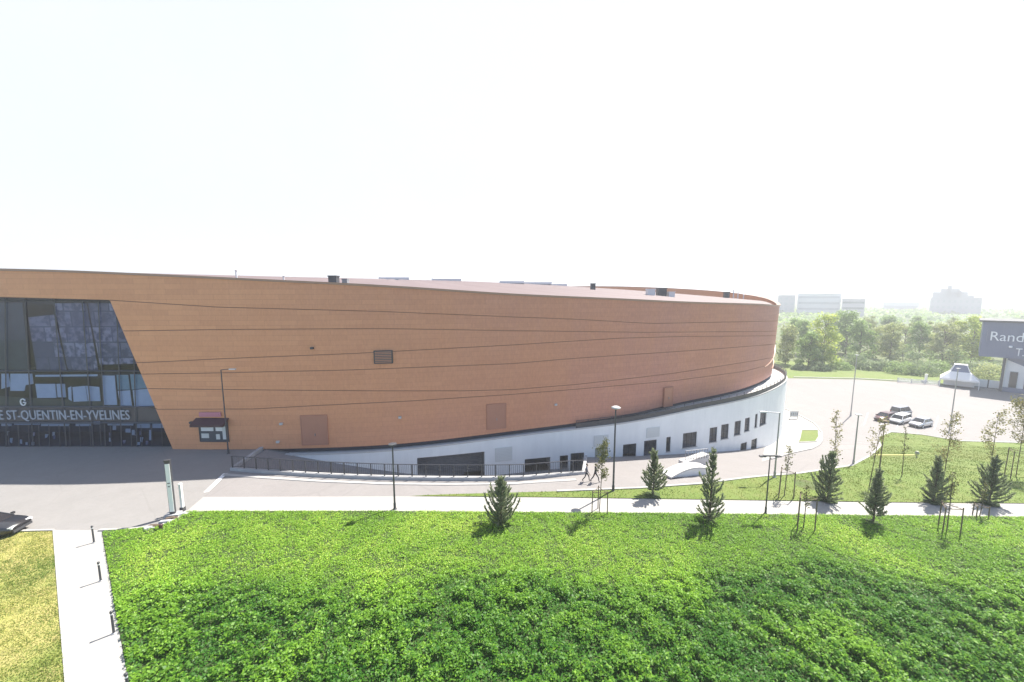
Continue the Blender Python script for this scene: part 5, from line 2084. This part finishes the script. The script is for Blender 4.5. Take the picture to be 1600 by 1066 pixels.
# ------------------------------------------------------------------ cars
def make_car(name, base, rz, paint, label, L=4.2, Wd=1.76, H=1.46, style='hatch'):
    t = thing(name, base, label, 'car', 'cars parked by the lawn', rz)
    hw = Wd / 2
    wb = L * .6
    # lower body: stations along x (front = +x): (x, z low, z belt, half width)
    st = [(-L / 2, .42, .80, .80), (-L / 2 + .12, .30, .92, .93), (-L * .36, .22, .96, 1.0), (-L * .1, .20, .95, 1.0), (L * .16, .20, .93, 1.0), (L * .30, .22, .88, .99), (L * .42, .26, .78, .93), (L / 2 - .1, .32, .68, .86), (L / 2, .42, .60, .74)]
    v, f = [], []
    nper = 10
    for x, zl, zb, k in st:
        w = hw * k
        for y, z in ((-w * .86, zl), (-w * .98, zl + .12), (-w, (zl + zb) / 2), (-w * .97, zb - .08), (-w * .88, zb), (w * .88, zb), (w * .97, zb - .08), (w, (zl + zb) / 2), (w * .98, zl + .12), (w * .86, zl)):
            v.append((x, y, z))
    for i in range(len(st) - 1):
        for k in range(nper):
            f.append((i * nper + k, i * nper + (k + 1) % nper, (i + 1) * nper + (k + 1) % nper, (i + 1) * nper + k))
    f += [tuple(range(nper))[::-1], tuple(range((len(st) - 1) * nper, len(st) * nper))]
    MB().add(v, f).build('body', paint, t, smooth=True)
    # greenhouse: bottom and top outlines
    if style == 'hatch':
        bx = (-L * .45, L * .26)
        tx = (-L * .33, L * .06)
    elif style == 'van':
        bx = (-L * .485, L * .33)
        tx = (-L * .46, L * .18)
    else:
        bx = (-L * .34, L * .25)
        tx = (-L * .20, L * .06)
    zb, zt = .90, H
    g = MB()
    wb_, wt = hw * .90, hw * .70
    g.add([(bx[0], -wb_, zb), (bx[1], -wb_, zb), (bx[1], wb_, zb), (bx[0], wb_, zb), (tx[0], -wt, zt - .05), (tx[1], -wt, zt - .05), (tx[1], wt, zt - .05), (tx[0], wt, zt - .05)],
          [(0, 1, 5, 4), (1, 2, 6, 5), (2, 3, 7, 6), (3, 0, 4, 7), (4, 5, 6, 7)])
    g.build('windows', M['carglass'], t)
    r = MB()
    r.box(((tx[0] + tx[1]) / 2, 0, zt - .03), (tx[1] - tx[0] + .1, wt * 2 + .06, .07), taper=(.94, .9))
    for s in (-1, 1):
        for x0, x1 in ((bx[0], tx[0]), (bx[1], tx[1])):
            r.tube((x0, s * wb_, zb), (x1, s * wt, zt - .04), .045, .04, 5)
        xm0, xm1 = (bx[0] + bx[1]) / 2 - .15, (tx[0] + tx[1]) / 2 - .05
        r.tube((xm0, s * wb_ * 1.005, zb), (xm1, s * wt * 1.01, zt - .04), .035, .03, 5)
    r.build('roof', paint, t, smooth=False)
    for sx in (-1, 1):
        for sy in (-1, 1):
            c = (sx * wb / 2 + (-.05), sy * (hw - .1), .31)
            w = MB().tube((c[0], c[1] - .11, c[2]), (c[0], c[1] + .11, c[2]), .31, .31, 18).build('wheel', M['rubber'], t)
            MB().tube((c[0], c[1] + sy * .10, c[2]), (c[0], c[1] + sy * .125, c[2]), .2, .17, 14).build('rim', M['pale_metal'], w)
    for sy in (-1, 1):
        MB().box((L / 2 - .14, sy * hw * .62, .63), (.22, .34, .14), sy * -.25).build('headlight', M['lamp'], t)
        MB().box((-L / 2 + .07, sy * hw * .74, .78), (.12, .22, .2)).build('tail_light', M['tail'], t)
        MB().box((L * .2, sy * (hw + .06), .98), (.14, .18, .13)).build('mirror', paint, t)
    MB().box((L / 2 - .02, 0, .36), (.12, Wd * .7, .16)).build('bumper', M['dark_metal'], t)
    return t


CY = 30
cars = [(1382, 657, R(200), 'red', 'dark red hatchback, leftmost of the parked cars', 'hatch', 4.0, 1.5),
        (1406, 660, R(205), 'whitecar', 'white estate car between the red car and the silver car', 'van', 4.5, 1.55),
        (1438, 666, R(200), 'silver', 'silver hatchback, rightmost of the parked cars', 'hatch', 4.3, 1.48),
        (1408, 648, R(20), 'greycar', 'grey van with square windows behind the white car', 'van', 4.3, 1.75)]
for px, yb, rz, pt, lab, stl, L, H in cars:
    make_car('parked_car', pick(px, yb), rz, M[pt], lab, L=L, H=H, style=stl)
p = pick(-24, 837)
make_car('parked_car', p, R(12), M['blackcar'], 'black car cut by the left edge on the plaza', L=4.2, H=1.36, style='saloon')

# ------------------------------------------------------------------ people
def person(base, h, rz, label, jacket, phase, seed):
    t = thing('person', base, label, 'person', 'people walking on the road', rz)
    s = h / 1.75
    V, E, Rr = [], [], []

    def node(p, r, parent=None):
        V.append((p[0] * s, p[1] * s, p[2] * s))
        Rr.append((r[0] * s, r[1] * s) if isinstance(r, tuple) else (r * s, r * s))
        if parent is not None:
            E.append((parent, len(V) - 1))
        return len(V) - 1
    pel = node((0, 0, .95), (.15, .11))
    wai = node((0, .01, 1.10), (.135, .10), pel)
    che = node((0, .02, 1.30), (.165, .115), wai)
    nec = node((0, .02, 1.46), (.075, .075), che)
    nk2 = node((0, .025, 1.53), (.052, .055), nec)
    hd = node((0, .045, 1.60), (.075, .085), nk2)
    hd2 = node((0, .045, 1.68), (.08, .095), hd)
    node((0, .035, 1.74), (.05, .06), hd2)
    for sd, ph in ((-1, phase), (1, -phase)):
        hip = node((sd * .095, 0, .89), (.085, .09), pel)
        kn = node((sd * .10, .20 * ph + .05, .49), (.056, .06), hip)
        an = node((sd * .10, .32 * ph - (.10 if ph < 0 else 0), .09 + (.06 if ph < 0 else 0)), (.04, .042), kn)
        node((sd * .11, .32 * ph + .15 - (.10 if ph < 0 else 0), .035 + (.02 if ph < 0 else 0)), (.036, .03), an)
        sh = node((sd * .19, .02, 1.40), (.062, .062), che)
        el = node((sd * .25, .02 - .10 * ph, 1.13), (.045, .045), sh)
        wr = node((sd * .26, .06 - .22 * ph, .90), (.03, .03), el)
        pm = node((sd * .26, .08 - .25 * ph, .84), (.036, .02), wr)
        for q, (fy, fl) in enumerate(((-.028, .07), (-.010, .085), (.010, .08), (.027, .062))):
            k1 = node((sd * .258, .085 - .26 * ph + fy, .80), .009, pm)
            node((sd * .250, .095 - .27 * ph + fy, .80 - fl), .008, k1)
        th = node((sd * .245, .11 - .25 * ph + .02, .83), .010, pm)
        node((sd * .24, .125 - .25 * ph + .03, .79), .009, th)
    me = bpy.data.meshes.new('body')
    me.from_pydata(V, E, [])
    o = bpy.data.objects.new('body', me)
    COL.objects.link(o)
    sk = o.modifiers.new('skin', 'SKIN')
    for i, d in enumerate(me.skin_vertices[0].data):
        d.radius = Rr[i]
        d.use_root = (i == 0)
    ss = o.modifiers.new('sub', 'SUBSURF')
    ss.levels = ss.render_levels = 1
    dg = bpy.context.evaluated_depsgraph_get()
    m2 = bpy.data.meshes.new_from_object(o.evaluated_get(dg))
    bpy.data.objects.remove(o)
    m2.name = 'body'
    for mt in (M['skin'], jacket, M['trouser'], M['shoe']):
        m2.materials.append(mt)
    for p in m2.polygons:
        c = p.center / s
        if c.z > 1.49 or (c.z < .90 and abs(c.x) > .2):
            k = 0
        elif c.z < .085 + (.05 if c.y < -.2 else 0):
            k = 3
        elif c.z > .93 or abs(c.x) > .2:
            k = 1
        else:
            k = 2
        p.material_index = k
        p.use_smooth = True
    o = bpy.data.objects.new('body', m2)
    COL.objects.link(o)
    o.parent = t
    hb = MB()
    n = 12
    for a0, a1, r_, z in ():
        pass
    hb.lathe((0, .025 * s, 1.64 * s), [(.088 * s, 0), (.100 * s, .05 * s), (.09 * s, .10 * s), (.055 * s, .135 * s), (.01 * s, .145 * s)], n)
    ho = hb.build('hair', M['hair'], t, smooth=True)
    for v in ho.data.vertices:          # clear the face at the front
        if v.co.y > .09 * s and v.co.z < 1.70 * s:
            v.co.y = .07 * s
    f = MB()
    for sd in (-1, 1):
        f.lathe((sd * .032 * s, .128 * s, 1.635 * s), [(.002 * s, -.008 * s), (.011 * s, 0), (.002 * s, .008 * s)], 8)
    f.box((0, .135 * s, 1.605 * s), (.022 * s, .04 * s, .035 * s), 0, taper=(.6, .5))
    f.box((0, .125 * s, 1.572 * s), (.045 * s, .015 * s, .010 * s))
    f.build('face', [M['hair']], t)
    return t


p = pick(916, 752.5)
person(p, 1.62, R(-100), 'person in a grey jacket and dark trousers walking ahead on the road', M['jacket'], .9, 1)
p = pick(930, 753.5)
person(p, 1.65, R(-85), 'person in black clothes striding just right of the grey jacket walker', M['jacket2'], -1.0, 2)

# ------------------------------------------------------------------ air, sky, sun
SUN_EL = R(57)
SUN_AZ = atan2(.77, .64)          # from +Y towards +X
m, nt, out = newmat('haze air')
pv = nt.nodes.new('ShaderNodeVolumePrincipled')
pv.inputs['Color'].default_value = (0.93, 0.96, 1.0, 1)
pv.inputs['Density'].default_value = 0.00095
pv.inputs['Anisotropy'].default_value = 0.3
nt.links.new(pv.outputs[0], out.inputs['Volume'])
hz = MB().box((100, 700, 10.5), (3300, 2000, 42.0)).build('haze', m)
hz['kind'] = 'stuff'
hz['label'] = 'pale summer haze over the whole place'
hz['category'] = 'haze'

w = bpy.data.worlds.new('World')
SC.world = w
w.use_nodes = True
nt = w.node_tree
bg = nt.nodes['Background']
sky = nt.nodes.new('ShaderNodeTexSky')
sky.sky_type = 'NISHITA'
sky.sun_disc = False
sky.sun_elevation = SUN_EL
sky.sun_rotation = SUN_AZ
sky.air_density = 1.0
sky.dust_density = 1.0
sky.ozone_density = 1.0
# thin bright summer veil of high cloud over the clear sky
tcw = nt.nodes.new('ShaderNodeTexCoord')
nz = nt.nodes.new('ShaderNodeTexNoise')
nz.inputs['Scale'].default_value = 1.6
nz.inputs['Detail'].default_value = 5
nt.links.new(tcw.outputs['Generated'], nz.inputs['Vector'])
mr = nt.nodes.new('ShaderNodeMapRange')
mr.inputs['From Min'].default_value = 0.35
mr.inputs['From Max'].default_value = 0.62
mr.inputs['To Min'].default_value = 0.84
mr.inputs['To Max'].default_value = 0.97
nt.links.new(nz.outputs['Fac'], mr.inputs['Value'])
mxw = nt.nodes.new('ShaderNodeMix')
mxw.data_type = 'RGBA'
# veil only sunward; unseen sky behind the camera kept clear to blue the shade
sxyz = nt.nodes.new('ShaderNodeSeparateXYZ')
nt.links.new(tcw.outputs['Generated'], sxyz.inputs[0])
side = nt.nodes.new('ShaderNodeMapRange')
side.interpolation_type = 'SMOOTHSTEP'
side.inputs['From Min'].default_value = -0.25
side.inputs['From Max'].default_value = 0.38
nt.links.new(sxyz.outputs['Y'], side.inputs['Value'])
veil = nt.nodes.new('ShaderNodeMath')
veil.operation = 'MULTIPLY'
nt.links.new(mr.outputs[0], veil.inputs[0])
nt.links.new(side.outputs[0], veil.inputs[1])
nt.links.new(veil.outputs[0], mxw.inputs['Factor'])
nt.links.new(sky.outputs[0], mxw.inputs['A'])
mxw.inputs['B'].default_value = (3.7, 3.85, 4.2, 1)
nt.links.new(mxw.outputs['Result'], bg.inputs['Color'])
bg.inputs['Strength'].default_value = 0.11

sun = bpy.data.lights.new('sun', 'SUN')
sun.energy = 5.0
sun.angle = R(0.55)
sun.color = (1.0, 0.94, 0.84)
so = bpy.data.objects.new('sun', sun)
COL.objects.link(so)
d = Vector((sin(SUN_AZ) * cos(SUN_EL), cos(SUN_AZ) * cos(SUN_EL), sin(SUN_EL)))
so.rotation_euler = d.to_track_quat('Z', 'Y').to_euler()
so.location = (60, 60, 200)

SC.view_settings.view_transform = 'Standard'
SC.view_settings.look = 'None'
SC.view_settings.exposure = 1.27
SC.view_settings.gamma = 1.0
SC.cycles.use_denoising = True
SC.cycles.max_bounces = 8
SC.cycles.transparent_max_bounces = 12
SC.cycles.volume_bounces = 0
SC.cycles.sample_clamp_indirect = 6.0
